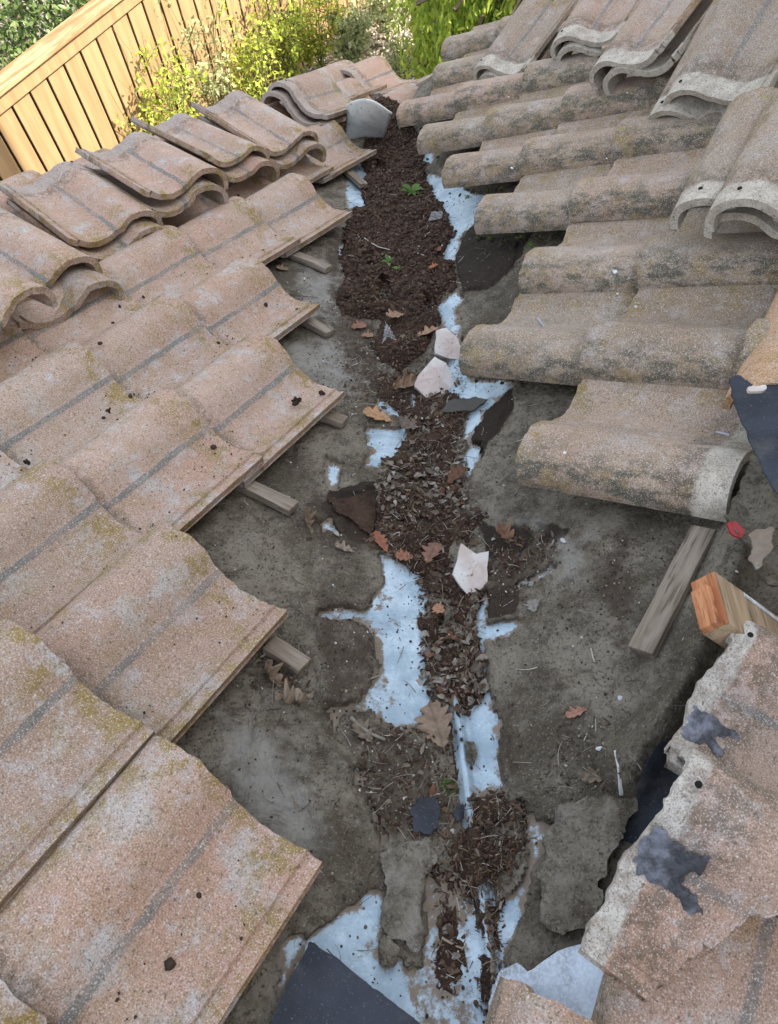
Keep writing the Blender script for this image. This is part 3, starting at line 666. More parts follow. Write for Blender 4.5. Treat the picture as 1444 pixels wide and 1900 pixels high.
patch('felt_scrap', [(957,1720),(992,1650),(1010,1705),(1032,1730),(1097,1708),(1106,1742),(1040,1765),(972,1802),(940,1785)], M_FELT, 'dark bent strip of felt between the lumpy flap and the blue metal', 'felt scrap', thick=.006)
patch('felt_scrap', [(640,930),(690,915),(700,945),(690,990),(660,975),(620,950),(608,925)], M_SOIL, 'ragged black felt scrap near the leaf pile on the left side', 'felt scrap', thick=.006)
patch('felt_scrap', [(830,745),(880,733),(906,738),(880,757),(845,768),(820,772)], M_PLAINFELT, 'dark sliver of felt across the pale metal below the tile fragments', 'felt scrap', thick=.005, warp=.006)
patch('blue_flashing', [(925,1800),(957,1784),(975,1800),(1030,1765),(1092,1742),(1150,1790),(1200,1838),(1130,1990),(900,1990),(905,1860)], M_BLUEM, 'bluish curved sheet of metal flashing beside the bottom of the valley', 'flashing', thick=.003, warp=.003,
      hf=lambda X,Y,D: 0.012+0.02*np.exp(-((X-on(1060,1830,'V',DECK)[0])/0.10)**2))
patch('black_felt_sheet', [(576,1744),(640,1792),(710,1845),(790,1906),(900,1995),(460,1995),(500,1900),(540,1815)], M_BLACK, 'flat blue-black sheet of new felt with a sharp corner at the bottom edge', 'felt sheet', h=.035, thick=.003, on_surface=False, warp=0.003, rough=.004, res=.005)
patch('black_felt_sheet', [(1360,688),(1376,684),(1400,700),(1560,690),(1560,1020),(1439,892),(1412,839),(1385,779),(1364,722)], M_BLACK, 'dark blue felt sheet hanging over the tiles at the right edge', 'felt sheet', h=.125, thick=.003, ref='R', warp=0.003, rough=.006, res=.005)
patch('black_felt_sheet', [(1200,1392),(1250,1380),(1300,1400),(1290,1560),(1187,1560),(1147,1555),(1180,1500),(1180,1440)], M_BLACK, 'crumpled blue-black felt tucked under the broken tiles', 'felt sheet', thick=.004, rough=.012, warp=.006)
patch('felt_flap', [(1392,842),(1500,880),(1500,1085),(1425,1085),(1402,1060),(1392,1015),(1365,985),(1338,965),(1362,925)], M_FELT, 'torn brown felt flap with a pale patch curling up at the right edge', 'felt flap', h=.055, thick=.006, ref='R', C=(0.1,0.1,0.35), hf=lambda X,Y,D: 0.02*np.sin(X*30)+0.02*np.exp(-np.maximum(D,0)/0.03))
patch('metal_scrap', [(1400,985),(1435,970),(1440,1010),(1415,1050),(1395,1030)], M_METAL, 'pale torn bit of metal on the brown felt flap', 'metal scrap', h=.098, thick=.003, ref='R', C=(0.62,0,0), warp=.01)
patch('red_scrap', [(1352,966),(1368,962),(1386,978),(1383,992),(1364,986)], M_RED, 'small bright red scrap under the torn flap at the right', 'plastic scrap', h=.07, thick=.004, ref='R', warp=.004)
# domed metal end at the top of the valley
def dome():
    K = {(0,0):(641,264,DECK+.02), (1,0):(712,262,DECK+.03), (0,1):(643,197,.13), (1,1):(728,214,.13)}
    P = {k: on(v[0], v[1], 'V', v[2]) for k, v in K.items()}; V = []; F = []; n_ = 16
    for j in range(n_+1):
        for i in range(n_+1):
            s, t = i/n_, j/n_; p = P[0,0]*(1-s)*(1-t)+P[1,0]*s*(1-t)+P[0,1]*(1-s)*t+P[1,1]*s*t
            V.append(p+np.array([0, -.05, .075])*math.sin(math.pi*s)*(.25+.75*t)+np.array([0,0,.012])*float(fbm(np.array(s*4), np.array(t*4), 3)))
    for j in range(n_):
        for i in range(n_): q = j*(n_+1)+i; F.append((q, q+1, q+n_+2, q+n_+1))
    o = mobj('curved_flashing', mesh_from('curved_flashing', V, F), M_DOME)
    md = o.modifiers.new('thick', 'SOLIDIFY'); md.thickness = 0.003; return o
tag(dome(), 'curved off-white sheet metal standing where the soil heap ends, far down the valley', 'flashing')

# ------------------------------------------------------------------ battens and timber
def plank(name, A, B, width, thick, mat, label, cat, side, h, roll=0.0, parent=None, sub=True):
    a = Vector(on(A[0], A[1], side, h)); b = Vector(on(B[0], B[1], side, h)); n = Vector(NL if side == 'L' else NR)
    y = (b-a); L = y.length; y.normalize(); x = y.cross(n).normalized(); z = x.cross(y)
    if roll: q = Matrix.Rotation(roll, 3, y); x = q @ x; z = q @ z
    bm = bmesh.new(); box_bm(bm, (width, L, thick), None, 0.002, 2); bmesh.ops.subdivide_edges(bm, edges=[e for e in bm.edges if e.calc_length() > L*0.8], cuts=14, use_grid_fill=False)
    for v in bm.verts:
        k = v.co.y*25; v.co.x += (float(fbm(np.array(k), np.array(v.co.z*40), 5, 3))-.5)*.004; v.co.z += (float(fbm(np.array(k), np.array(v.co.x*40+9), 7, 3))-.5)*.003
    o = mobj(name, bm_mesh(name, bm, True), mat); o.matrix_world = basis(x, y, z, (a+b)/2); tag(o, label, cat); return o
plank('batten', (1308,985), (1190,1212), .042, .022, M_BATTEN, 'weathered grey wooden batten lying on the felt below the lone lower tile', 'batten', 'R', DECK+.03)
GB = 'short batten ends poking out from under the left tiles'
for A, B, l in (((445,895),(545,945),'batten end under the tile overhang level with the black felt scrap'), ((585,765),(640,785),'small pale batten end beside the orange oak leaf'), ((560,590),(612,620),'dark batten end under the third tile corner from the camera side of the soil heap'),
                ((520,462),(610,500),'thin batten end under the tile edge beside the soil, far left side'), ((500,1195),(565,1240),'short batten end above the curled leaves under the left tiles'), ((645,318),(675,345),'farthest batten end beside the pale metal strip')):
    o = plank('batten', A, B, .036, .018, M_BATTEN, l, 'batten', 'L', DECK+.022); o['group'] = GB
# short wooden block, freshly sawn end
C0 = Vector(on(1352,1156,'R',.16)); ax = Vector(on(1450,1222,'R',.05))-C0; ax.normalize(); n = (Vector(NR)-ax*ax.dot(Vector(NR))).normalized(); wd = n.cross(ax).normalized()
if (Vector(on(1383,1060,'R',.16))-C0).dot(wd) < 0: wd = -wd
bm = bmesh.new(); Wb, Tb, Lb = .086, .038, .36
box_bm(bm, (Lb, Wb, Tb), None, .0015, 2)
blk = mobj('wood_block', bm_mesh('wood_block', bm, True), M_BLOCK); blk.data.materials.append(M_CUT)
zz = ax.cross(wd)
if zz.dot(n) < 0: zz = -zz; 
blk.matrix_world = basis(ax, wd, ax.cross(wd), C0+ax*Lb/2+wd*Wb/2-n*Tb/2)
for f in blk.data.polygons:
    if abs(f.normal.x) > 0.9 and f.center.x < 0: f.material_index = 1
tag(blk, 'short length of lumber with a freshly sawn orange end, at the right edge', 'lumber')
bm = bmesh.new(); box_bm(bm, (.012, Wb*.72, .026), None, .001, 1); st = mobj('sawn_step', bm_mesh('sawn_step', bm), M_CUT, blk); st.location = (-Lb/2-.004, -Wb*.12, -.004)
bm = bmesh.new(); box_bm(bm, (Lb*.8, .007, .0015), None, .0005, 1); st = mobj('caulk_line', bm_mesh('caulk_line', bm), M_WHITE, blk); st.location = (.03, Wb*.36, Tb/2+.0006); st.rotation_euler = (0,0,-.04)

# ------------------------------------------------------------------ loose tiles
bm = bmesh.new(); bmesh.ops.create_cone(bm, cap_ends=True, segments=14, radius1=.0048, radius2=.0044, depth=.002); HOLE = bm_mesh('nail_hole', bm)
HOLE.materials.append(simple('dark_hole', lambda t: t.col((.012,.011,.01)), 1.0))
POSE = {
 'T1': ((-0.7961, 1.5663, 3.2676), (-0.6434, -0.6057, 0.4681), (0.6921, -0.7216, 0.0176)),
 'T2': ((-0.6799, 1.8873, 3.1418), (-0.6864, -0.5437, 0.4829), (0.6249, -0.7806, 0.0094)),
 'T3': ((-0.4878, 2.1066, 3.0965), (-0.7175, -0.497, 0.488), (0.608, -0.7887, 0.0906)),
 'T4': ((-0.3482, 2.4173, 2.9508), (-0.5773, -0.5044, 0.6421), (0.6768, -0.7356, 0.0306)),
 'T5': ((-0.1709, 2.6416, 2.8174), (-0.6368, -0.5705, 0.5187), (0.6377, -0.7678, -0.0616)),
 'T6': ((0.0657, 3.4261, 2.5206), (0.8136, -0.5676, -0.1259), (0.4751, 0.7739, -0.4188)),
 'S1': ((1.0110, 3.2215, 2.8760), (0.5316, -0.6728, 0.5146), (0.6812, 0.7006, 0.2123)),
 'S2': ((1.2049, 2.9048, 3.1207), (0.6006, -0.5791, 0.5513), (0.6172, 0.7741, 0.1407)),
 'S3': ((1.2146, 2.4235, 3.3179), (0.3833, -0.5801, 0.7187), (0.7012, 0.6893, 0.1824)),
 'S4': ((1.2774, 2.0241, 3.5152), (0.4467, -0.7003, 0.5568), (0.6372, 0.6859, 0.3515)),
 'A': ((0.604, 0.0056, 3.600), (-0.6567, -0.7227, 0.2155), (0.7389, -0.6738, -0.0081)),
 'B': ((0.4857, -0.198, 3.6329), (-0.6843, -0.7212, 0.1075), (0.7259, -0.6877, 0.0074))}
def loose(side, anchor_px, toward_px, h, x=0.0, z=None, end='butt', tilt=0.0, roll=0.0, mesh=None, label='', group=None, name='loose_roof_tile', sgn=1, length=TLEN, pose=None, shift=(0, 0, 0), scale=1.0):
    """tile with a known spot on its end: (x, butt or head); toward_px = another spot along its length"""
    n = Vector(NL if side == 'L' else NR); a = Vector(on(*anchor_px, side, h)); b = Vector(on(*toward_px, side, h))
    y = (a-b) if end == 'butt' else (b-a); y -= n*y.dot(n); y.normalize()
    xr = y.cross(n).normalized()
    q = Matrix.Rotation(tilt, 3, xr); y = q @ y; n = q @ n
    q = Matrix.Rotation(roll, 3, y); xr = q @ xr; n = q @ n
    if z is None: z = float(np.interp(x, [p[0] for p in PROF], [p[1] for p in PROF]))
    o = a-xr*x-n*z
    if end == 'head': o = o+y*length
    if pose:
        o, xr, y = (Vector(q) for q in POSE[pose]); n = xr.cross(y).normalized(); xr = y.cross(n).normalized(); o = o+xr*shift[0]+y*shift[1]+n*shift[2]
        xr = xr*scale; y = y*scale; n = n*scale*(1.3 if scale < 1 else 1)
    ob = mobj(name, mesh, None); ob.matrix_world = basis(xr, y, n, o); tag(ob, label, 'roof tile', group)
    if name == 'loose_roof_tile':
        hx, hy = -.083, -.377
        e = bpy.data.objects.new('nail_hole', HOLE); COL.link(e); e.parent = ob
        e.location = (hx, hy, float(np.interp(hx, [p[0] for p in PROF], [p[1] for p in PROF]))+.0006)
    return ob
GL = 'loose tiles stacked crosswise on the left slope'
def pair(bpx, hpx, h, mats, l1, l2, off=(6, 14), roll=-0.42, tilt=0.0, dh=.032, m1=0, m2=1, pose=None, sh=(0, .03, -.034)):
    loose('L', bpx, hpx, h, mesh=mats[m1], label=l1, group=GL, pose=pose)
    loose('L', bpx, hpx, h, mesh=mats[m2], label=l2, group=GL, pose=pose, shift=sh)
pair((93,521), (-40,440), .175, TL, 'upper tile of the nearest left stack, cut by the left picture edge', 'lower tile of the nearest left stack, its roll end poking out', pose='T1', sh=(-.02, .07, -.042))
pair((218,432), (78,332), .175, TL, 'stacked tile with leaf crumbs in its trough and a nail hole in its pale head', 'grey tile squeezed under the one with leaf crumbs in its trough', m1=4, m2=2, pose='T2', sh=(-.012, .035, -.036))
pair((352,346), (228,277), .175, TL, 'upper tile of the third left stack from the camera, upright and clean', 'dark tile with mortar stuck on its end under the third left stack', m1=0, m2=3, pose='T3', sh=(.01, .025, -.045))
pair((447,291), (322,228), .175, TL, 'narrow looking stacked tile in the middle of the left row, before the fence', 'thin grey tile edge beneath the middle stack of the left row', m1=1, m2=4, pose='T4', sh=(-.02, .045, -.034))
pair((540,263), (420,190), .175, TL, 'stacked tile with dark soil at its head, fifth from the camera', 'broken tile end poking out below the fifth stacked tile', m1=2, m2=5, pose='T5', sh=(-.025, .03, -.036))
loose('L', (645,160), (562,186), .20, mesh=TL[3], label='top tile of the farthest left stack, turned toward the valley', group=GL, pose='T6')
loose('L', (628,196), (545,222), .165, mesh=TL[5], label='tile below the top one in the farthest left stack', group=GL, pose='T6', shift=(-.01, -.03, -.038))
loose('L', (0,600), (-120,540), .14, mesh=TL[2], label='tile end just showing at the left picture edge under the nearest stack', group=GL)
# tiles beyond the valley end, by the eave
loose('L', (718,157), (655,181), .06, x=.15, mesh=TL[1], label='grey-brown tile behind the curved flashing with its lip edge showing', name='eave_tile', group='tiles at the far foot of the valley')
loose('L', (775,147), (740,162), .06, x=.15, mesh=TL[4], label='last tile at the far foot of the valley, against the gravel', name='eave_tile', group='tiles at the far foot of the valley')
loose('L', (792,185), (728,214), .055, mesh=TL[2], label='tile joining both slopes just past the soil heap', name='eave_tile', group='tiles at the far foot of the valley')
loose('L', (846,160), (780,186), .045, mesh=TR[2], label='small visible tile between the slopes under the yellow-stained roll', name='eave_tile', group='tiles at the far foot of the valley')
loose('L', (838,205), (765,238), .03, mesh=TR[4], label='lowest tile crossing below the yellow-stained roll', name='eave_tile', group='tiles at the far foot of the valley')
GR = 'loose tiles stacked crosswise on the right slope'
def rpair(c1, c2, d, h, l1, l2, mats=TRW, m1=0, m2=1, dh=.030, pose=None, sh=(.012, -.012, -.036)):
    for cpx, hh, l, m, s3 in ((c1, h, l1, m1, (0,0,0)), (c2, h-dh, l2, m2, sh)):
        loose('R', cpx, (cpx[0]+d[0], cpx[1]+d[1]), hh, x=-.165, end='head', mesh=mats[m], label=l, group=GR, pose=pose, shift=s3)
rpair((884,146), (882,172), (46,-62), .165, 'upper tile of the farthest right stack, beside the green trees', 'lower tile of the farthest right stack', m1=1, m2=3, pose='S1')
loose('R', (884,156), (930,94), .180, x=-.165, end='head', mesh=TRW[4], label='third tile leaning in the farthest right stack, only its blue-grey lip shows', group=GR) if False else None
rpair((1018,106), (1018,129), (52,-74), .165, 'upper tile of the second right stack from the trees', 'lower tile of the second right stack from the trees', m1=2, m2=4, pose='S2')
rpair((1083,164), (1098,174), (66,-92), .175, 'upper tile of the third right stack, with two long pale lips beside it', 'lower tile of the third right stack, hollow showing below', m1=0, m2=5, pose='S3', sh=(.035, -.005, -.040))
rpair((1224,206), (1162,242), (70,-120), .185, 'big upper tile with a nail hole and white head, upper right', 'tile sliding out left from under the big white-headed tile', m1=4, m2=3, pose='S4', sh=(-.07, -.02, -.034))
loose('R', (1298,427), (1380,290), .175, x=-.165, end='head', mesh=TRW[1], label='mossy tile with a white head at the right edge, the right one of two', group=GR)
loose('R', (1234,423), (1310,292), .150, x=-.165, end='head', mesh=TRW[2], label='mossy ochre tile with a white head, the left one of two at the right edge', group=GR)
loose('R', (1296,437), (1390,300), .125, x=-.165, end='head', mesh=TRW[5], label='lowest tile under the two mossy white-headed tiles', group=GR, roll=.12)
# broken tiles in the lower right corner
KA = [(-.2,-.41),(.2,-.41),(.2,-.17),(.05,-.15),(-.2,-.10)]
KB = [(-.2,-.41),(.16,-.41),(.16,-.315),(.10,-.295),(.015,-.258),(-.02,-.232),(-.10,-.17),(-.2,-.10)]
MB_ = with_mat(tile_mesh('broken_roof_tile', 31, keep=KB, ragged=.02), M_TN); MA_ = with_mat(tile_mesh('roof_tile_chipped', 32, keep=KA, ragged=.03), M_TN)
TA_ = loose('R', (1308,1258), (1440,1352), .095, pose='A', scale=.8, end='head', mesh=MA_, label='chipped tile below the sawn lumber, with torn grey sealant at its head', group='broken tiles at the lower right', tilt=-.05)
TB_ = loose('R', (1215,1580), (1378,1722), .13, pose='B', scale=.9, end='head', mesh=MB_, label='broken tile with a diagonal break and a grey smear of sealant, lower right', group='broken tiles at the lower right', tilt=-.04)
loose('R', (1428,1695), (1385,1895), .005, mesh=TN[0], label='tile under the diagonal break in the bottom right corner', group='broken tiles at the lower right')
loose('R', (1165,1935), (1120,2100), .040, mesh=TN[2], label='tile whose corner just shows at the bottom edge beside the blue metal', group='broken tiles at the lower right')
loose('R', (1560,1420), (1500,1640), .03, mesh=TN[3], label='tile far in the corner behind the broken ones', group='broken tiles at the lower right') if False else None
# arched ridge cap at the right edge
def cap():
    V = []; F = []; n_ = 22; m_ = 20
    for j in range(m_+1):
        for i in range(n_+1):
            a = math.pi*(i/n_); r = .105*(1-.12*j/m_)
            V.append((-r*math.cos(a), -j/m_*.40+(float(fbm(np.array(i*.7), np.array(1.), 3))-.5)*.012*(j == 0), r*.62*math.sin(a)))
    for j in range(m_):
        for i in range(n_): q = j*(n_+1)+i; F.append((q, q+n_+1, q+n_+2, q+1))
    me = mesh_from('ridge_cap', V, F); bm = bmesh.new(); bm.from_mesh(me); bmesh.ops.solidify(bm, geom=bm.faces[:], thickness=.014); bm.to_mesh(me); bm.free()
    me.polygons.foreach_set('use_smooth', [True]*len(me.polygons)); me.set_sharp_from_angle(angle=math.radians(40)); return me
M_CAP = tile_mat('tile_ochre', (0.45,0.27,0.13), (0.40,0.25,0.13), 1.0, 0.5, 0.1, (0.33,0.19,0.04))
loose('R', (1448,712), (1510,560), .115, x=0, z=.065, mesh=with_mat(cap(), M_CAP), label='ochre arched cap tile with white mortar on its end, right edge', name='ridge_cap', group=None)
patch('mortar', [(1398,700),(1410,696),(1432,697),(1436,704),(1415,709),(1400,708)], M_FRAG, 'blob of white mortar on the end of the ochre cap tile', 'mortar', h=.165, thick=.006, ref='R', warp=.006, rough=.006)
# torn sealant stuck to the heads of the broken tiles
def smear(parent, poly, seed, label):
    x0, y0 = np.min(poly, 0)-.01; x1, y1 = np.max(poly, 0)+.01; res = .0022
    X, Y = np.meshgrid(np.arange(x0, x1, res), np.arange(y0, y1, res)); D = sdist(poly, X+(fbm(X*70, Y*70, seed, 4)-.5)*.022, Y+(fbm(X*70, Y*70, seed+3, 4)-.5)*.022)
    c = (D[:-1,:-1]+D[1:,:-1]+D[:-1,1:]+D[1:,1:]) > 0; X, Y = snap(X, Y, D, c, res)
    Z = np.interp(X, [p[0] for p in PROF], [p[1] for p in PROF])+.0012+np.clip(D, 0, .006)*.5+(fbm(X*60, Y*35, seed+8, 4)-.4)*.007*np.clip(D/.006, 0, 1)
    idx = np.arange(X.size).reshape(X.shape); F = np.stack([idx[:-1,:-1][c], idx[:-1,1:][c], idx[1:,1:][c], idx[1:,:-1][c]], -1)
    used = np.zeros(X.size, bool); used[F.ravel()] = True; re = np.cumsum(used)-1
    o = mobj('sealant_smear', mesh_from('sealant_smear', np.stack([X,Y,Z],-1).reshape(-1,3)[used], re[F]), M_TAR, parent); o['label'] = label
smear(TB_, [(-.02,-.396),(.02,-.396),(.035,-.365),(.022,-.345),(.034,-.305),(.024,-.290),(.010,-.335),(-.006,-.318),(-.022,-.325),(-.010,-.35),(-.022,-.37)], 3, 'torn blue-grey sealant smear across the head of the tile')
smear(TA_, [(.03,-.394),(.09,-.392),(.078,-.36),(.088,-.33),(.072,-.322),(.058,-.35),(.045,-.318),(.032,-.32),(.036,-.36)], 5, 'hanging tatters of grey sealant at the head of the tile')
# pale fragments of broken tile lying in the soil
def fragment(poly, lift, label, thick=.016, bulge=.02):
    pts = [onsurf(a, b, lift) for a, b in poly]; c = sum(pts)/len(pts)
    P = np.array(pts); nrm = np.cross(P[1]-P[0], P[2]-P[0]); nrm = nrm/np.linalg.norm(nrm); nrm = nrm*(1 if nrm[2] > 0 else -1)
    nrm = np.array([0.05, -0.35, 0.93]); nrm /= np.linalg.norm(nrm)
    P = P-np.outer((P-c) @ nrm, nrm); n_ = len(P)
    u = P[0]-c; u = u/np.linalg.norm(u); v = np.cross(nrm, u)
    V = []; rings = 7; bulge *= .6
    for layer_ in (0, 1):
        for r in range(rings):
            f = 1-r/rings
            for p in [P[i]*(1-t)+P[(i+1) % n_]*t for i in range(n_) for t in (0, .25, .5, .75)]:
                d = (p-c)*f; w = (float(fbm(np.array(p[0]*60), np.array(p[1]*60), 8))-.5)*.005*(1 if r == 0 else 0)
                V.append(c+d*(1+w*34)+nrm*((float(fbm(np.array(p[0]*90+f*3), np.array(p[1]*90), 9))-.5)*.006+bulge*(1-((d @ v)/.05)**2)+(0 if layer_ == 0 else -thick)))
        V.append(c+nrm*(bulge-(0 if layer_ == 0 else thick)))
    N_ = 4*n_; per = N_*rings+1; F = []
    for r in range(rings-1):
        for i in range(N_):
            a, b_, c_, d_ = r*N_+i, r*N_+(i+1) % N_, (r+1)*N_+(i+1) % N_, (r+1)*N_+i
            F.append((a, b_, c_, d_)); F.append((a+per, d_+per, c_+per, b_+per))
    for i in range(N_):
        a, b_ = (rings-1)*N_+i, (rings-1)*N_+(i+1) % N_
        F.append((a, b_, per-1)); F.append((b_+per, a+per, 2*per-1)); F.append((i, i+per, (i+1) % N_+per, (i+1) % N_))
    me = mesh_from('tile_fragment', V, F, True); bm = bmesh.new(); bm.from_mesh(me); bmesh.ops.recalc_face_normals(bm, faces=bm.faces[:]); bm.to_mesh(me); bm.free()
    me.polygons.foreach_set('use_smooth', [True]*len(me.polygons)); me.set_sharp_from_angle(angle=math.radians(35))
    o = mobj('tile_fragment', me, M_FRAG); tag(o, label, 'tile fragment', 'pale pieces of broken tile in the soil'); return o
fragment([(805,632),(825,622),(850,630),(866,658),(862,658),(836,664),(806,660)], .012, 'smaller rounded pale tile fragment, the upper of the close pair')
fragment([(803,677),(825,680),(856,706),(850,715),(808,742),(768,718),(775,705)], .014, 'pale pink tile fragment, the lower of the close pair')
fragment([(850,1015),(882,1028),(906,1022),(908,1080),(878,1108),(838,1066)], .022, 'largest angular white tile fragment, above the bare metal strip')

# ------------------------------------------------------------------ litter: clods, leaf bits, twigs
PXs, PYs = PXg, PYg
def pick(weights_polys, n, seed, jitter=True, extra=None):
    """random spots on the valley surface, denser inside the given outlines"""
    W = np.zeros(GX.shape)
    for p, w in weights_polys: W = np.maximum(W, w*(S(p) > 0))
    if extra is not None: W = W*extra
    W = W*(SC**0.6); r = np.random.default_rng(seed); c = np.cumsum(W.ravel()); k = np.searchsorted(c, r.uniform(0, c[-1], n))
    x = GX.ravel()[k]+r.uniform(-.004, .004, n); y = GY.ravel()[k]+r.uniform(-.004, .004, n)
    return x, y, r
x, y, r = pick([(D1, 1.0), (D2, .8), (D4, .5), (D5, .3), (D7, .5), (D8, .5)], 8000, 101)
s_ = r.uniform(0.0012, 0.0055, len(x))*(1+(y > 1.6)*.4); P = np.stack([x, y, surf(x, y)+s_*0.3], -1)
cc = np.stack([r.uniform(.035, .10, len(x))]*3, -1)*np.array([1.0, .62, .42])
o = mobj('soil_clods', lump_batch(P, s_, seed=5, flat=.8, colors=cc, name='soil_clods'), M_BITS); tag(o, kind='stuff')
ALLV = [(300, -200), (1420, -200), (1420, 2100), (300, 2100)]
x, y, r = pick([([(400,250),(1300,250),(1400,1900),(300,1900)], .25), (BARE[0], .4), (BROWN[0], 2), (BROWN[1], 2), (BROWN[2], 1.5), (BROWN[4], 2), (BROWN[3], 1.5), ([(560,560),(660,560),(700,760),(600,800)], 1.2), ([(1040,1340),(1150,1340),(1140,1470),(1010,1470)], 1.6), ([(1110,1000),(1200,1000),(1200,1160),(1100,1160)], 1.5)], 8500, 102)
s_ = r.uniform(0.0006, 0.0026, len(x)); P = np.stack([x, y, surf(x, y)+s_*.4], -1)
pal = np.array([(.05,.035,.025), (.12,.09,.06), (.30,.26,.20), (.06,.05,.04), (.55,.52,.46)]); cc = pal[r.choice(5, len(x), p=[.4,.25,.15,.15,.05])]
o = mobj('crumbs', lump_batch(P, s_, seed=6, colors=cc, name='crumbs'), M_BITS); tag(o, kind='stuff')

def curl_batch(P, L, W, seed, cols, name, nx=5, tiltm=0.7, curl=1.0, sliver=False):
    r = np.random.default_rng(seed); n = len(P); t = np.linspace(0, 1, nx)
    prof = np.sin(np.pi*np.clip(t, .04, .97))**.8 if not sliver else np.where((t > .01) & (t < .99), 1, .35)
    V = np.zeros((n, nx, 3, 3)); cu = r.normal(0, 1.3, n)*curl; cw = r.normal(0.5, .6, n)*curl
    for i, ti in enumerate(t):
        a = cu*(ti-.5)
        for j, sj in enumerate((-1, 0, 1)):
            wob = 1+r.uniform(-.35, .35, n)*(not sliver)
            V[:, i, j, 0] = L*(ti-.5)*np.cos(a*.8)
            V[:, i, j, 1] = W*sj*.5*prof[i]*wob
            V[:, i, j, 2] = L*np.abs(ti-.5)*np.sin(np.abs(a))*np.sign(cu)*.7+W*abs(sj)*.4*cw*prof[i]
    V = V.reshape(n, nx*3, 3)
    V[..., 2] -= V[..., 2].min(1)[:, None]
    az = r.uniform(0, 6.283, n); tl = r.normal(0, tiltm*.5, n); rl = r.normal(0, tiltm*.5, n)
    def rot(V, a, i, j):
        c, s = np.cos(a)[:, None], np.sin(a)[:, None]; A = V[..., i]*c-V[..., j]*s; B = V[..., i]*s+V[..., j]*c; V[..., i] = A; V[..., j] = B
    rot(V, tl, 0, 2); rot(V, rl, 1, 2); rot(V, az, 0, 1)
    V += np.asarray(P)[:, None, :]
    idx = np.arange(nx*3).reshape(nx, 3); f = np.stack([idx[:-1,:-1], idx[:-1,1:], idx[1:,1:], idx[1:,:-1]], -1).reshape(-1, 4)
    F = (f[None]+(np.arange(n)*nx*3)[:, None, None]).reshape(-1, 4)
    me = mesh_from(name, V.reshape(-1, 3), F); colattr(me, np.repeat(cols, nx*3, 0)); return me
LEAFPAL = 0.8*np.array([(.085,.055,.035), (.14,.095,.06), (.20,.16,.115), (.29,.25,.20), (.05,.033,.024), (.38,.35,.30), (.20,.09,.05)])
R1 = [(780,1180),(890,1170),(905,1290),(880,1330),(800,1330),(770,1250)]; R2 = [(700,860),(870,850),(880,960),(700,960)]; R3 = [(640,640),(800,640),(870,690),(860,760),(640,760)]
x, y, r = pick([(D2, .6), (R1, 3.5), (R2, 2.2), (R3, .6), (D5, .45), (D1, .06), (D7, .5), ([(470,1200),(570,1220),(570,1320),(480,1300)], 1.2), ([(560,940),(610,960),(600,1020),(560,1010)], .8), ([(590,990),(720,1000),(720,1030),(600,1030)], .8)], 1150, 103)
L = r.uniform(.006, .022, len(x)); P = np.stack([x, y, surf(x, y)+r.uniform(0, .006, len(x))], -1)
CI = r.choice(7, len(x), p=[.22,.24,.2,.13,.1,.05,.06])
o = mobj('leaf_litter', curl_batch(P, L, L*r.uniform(.22, .55, len(x)), 7, LEAFPAL[CI], 'leaf_litter'), M_BITS); tag(o, kind='stuff')
x, y, r = pick([(R1, 3.0), (R2, 1.6), ([(700,880),(800,860),(860,960),(700,990)], 1.0)], 110, 111)
L = r.uniform(.013, .030, len(x)); P = np.stack([x, y, surf(x, y)+r.uniform(.002, .010, len(x))], -1)
o = mobj('curled_leaves', curl_batch(P, L, L*r.uniform(.3, .6, len(x)), 17, np.array([(.20,.17,.135), (.14,.115,.09), (.27,.24,.20)])[r.choice(3, len(x))], 'curled_leaves', curl=1.5), M_BITS); tag(o, kind='stuff')
x, y, r = pick([(D4, 3.2), (D5, .9), (D2, .9), (D1, .10), (D7, .6), ([(1040,1340),(1170,1340),(1160,1480),(1000,1470)], .25)], 4600, 104)
L = r.uniform(.004, .016, len(x))*r.uniform(.5, 1, len(x)); P = np.stack([x, y, surf(x, y)+r.uniform(0, .005, len(x))], -1)
o = mobj('bark_mulch', curl_batch(P, L, L*r.uniform(.10, .36, len(x)), 8, LEAFPAL[r.choice(7, len(x), p=[.26,.3,.18,.05,.15,.01,.05])], 'bark_mulch', nx=4, sliver=True, curl=.5, tiltm=.9), M_BITS); tag(o, kind='stuff')
def twig_batch(P, L, T, seed, cols, name, lift=.25):
    r = np.random.default_rng(seed); n = len(P); m = 5; V = np.zeros((n, m, 3, 3)); az = r.uniform(0, 6.283, n); b = r.normal(0, .25, n); el = r.normal(0, lift, n)
    for i in range(m):
        t = i/(m-1); s = t-.5; cx = L*s; cy = L*b*(t*t-t); cz = L*s*np.sin(el)
        for j in range(3):
            a = j*2.094; V[:, i, j, 0] = cx*np.cos(az)-(cy+T*np.cos(a)*(1-.5*t))*np.sin(az); V[:, i, j, 1] = cx*np.sin(az)+(cy+T*np.cos(a)*(1-.5*t))*np.cos(az); V[:, i, j, 2] = cz+T*np.sin(a)*(1-.5*t)
    V = V.reshape(n, m*3, 3); V[..., 2] -= np.minimum(V[..., 2].min(1), 0)[:, None]*.6; V += np.asarray(P)[:, None, :]
    f = np.array([(i*3+j, i*3+(j+1) % 3, (i+1)*3+(j+1) % 3, (i+1)*3+j) for i in range(m-1) for j in range(3)])
    F = (f[None]+(np.arange(n)*m*3)[:, None, None]).reshape(-1, 4); me = mesh_from(name, V.reshape(-1, 3), F); colattr(me, np.repeat(cols, m*3, 0)); return me
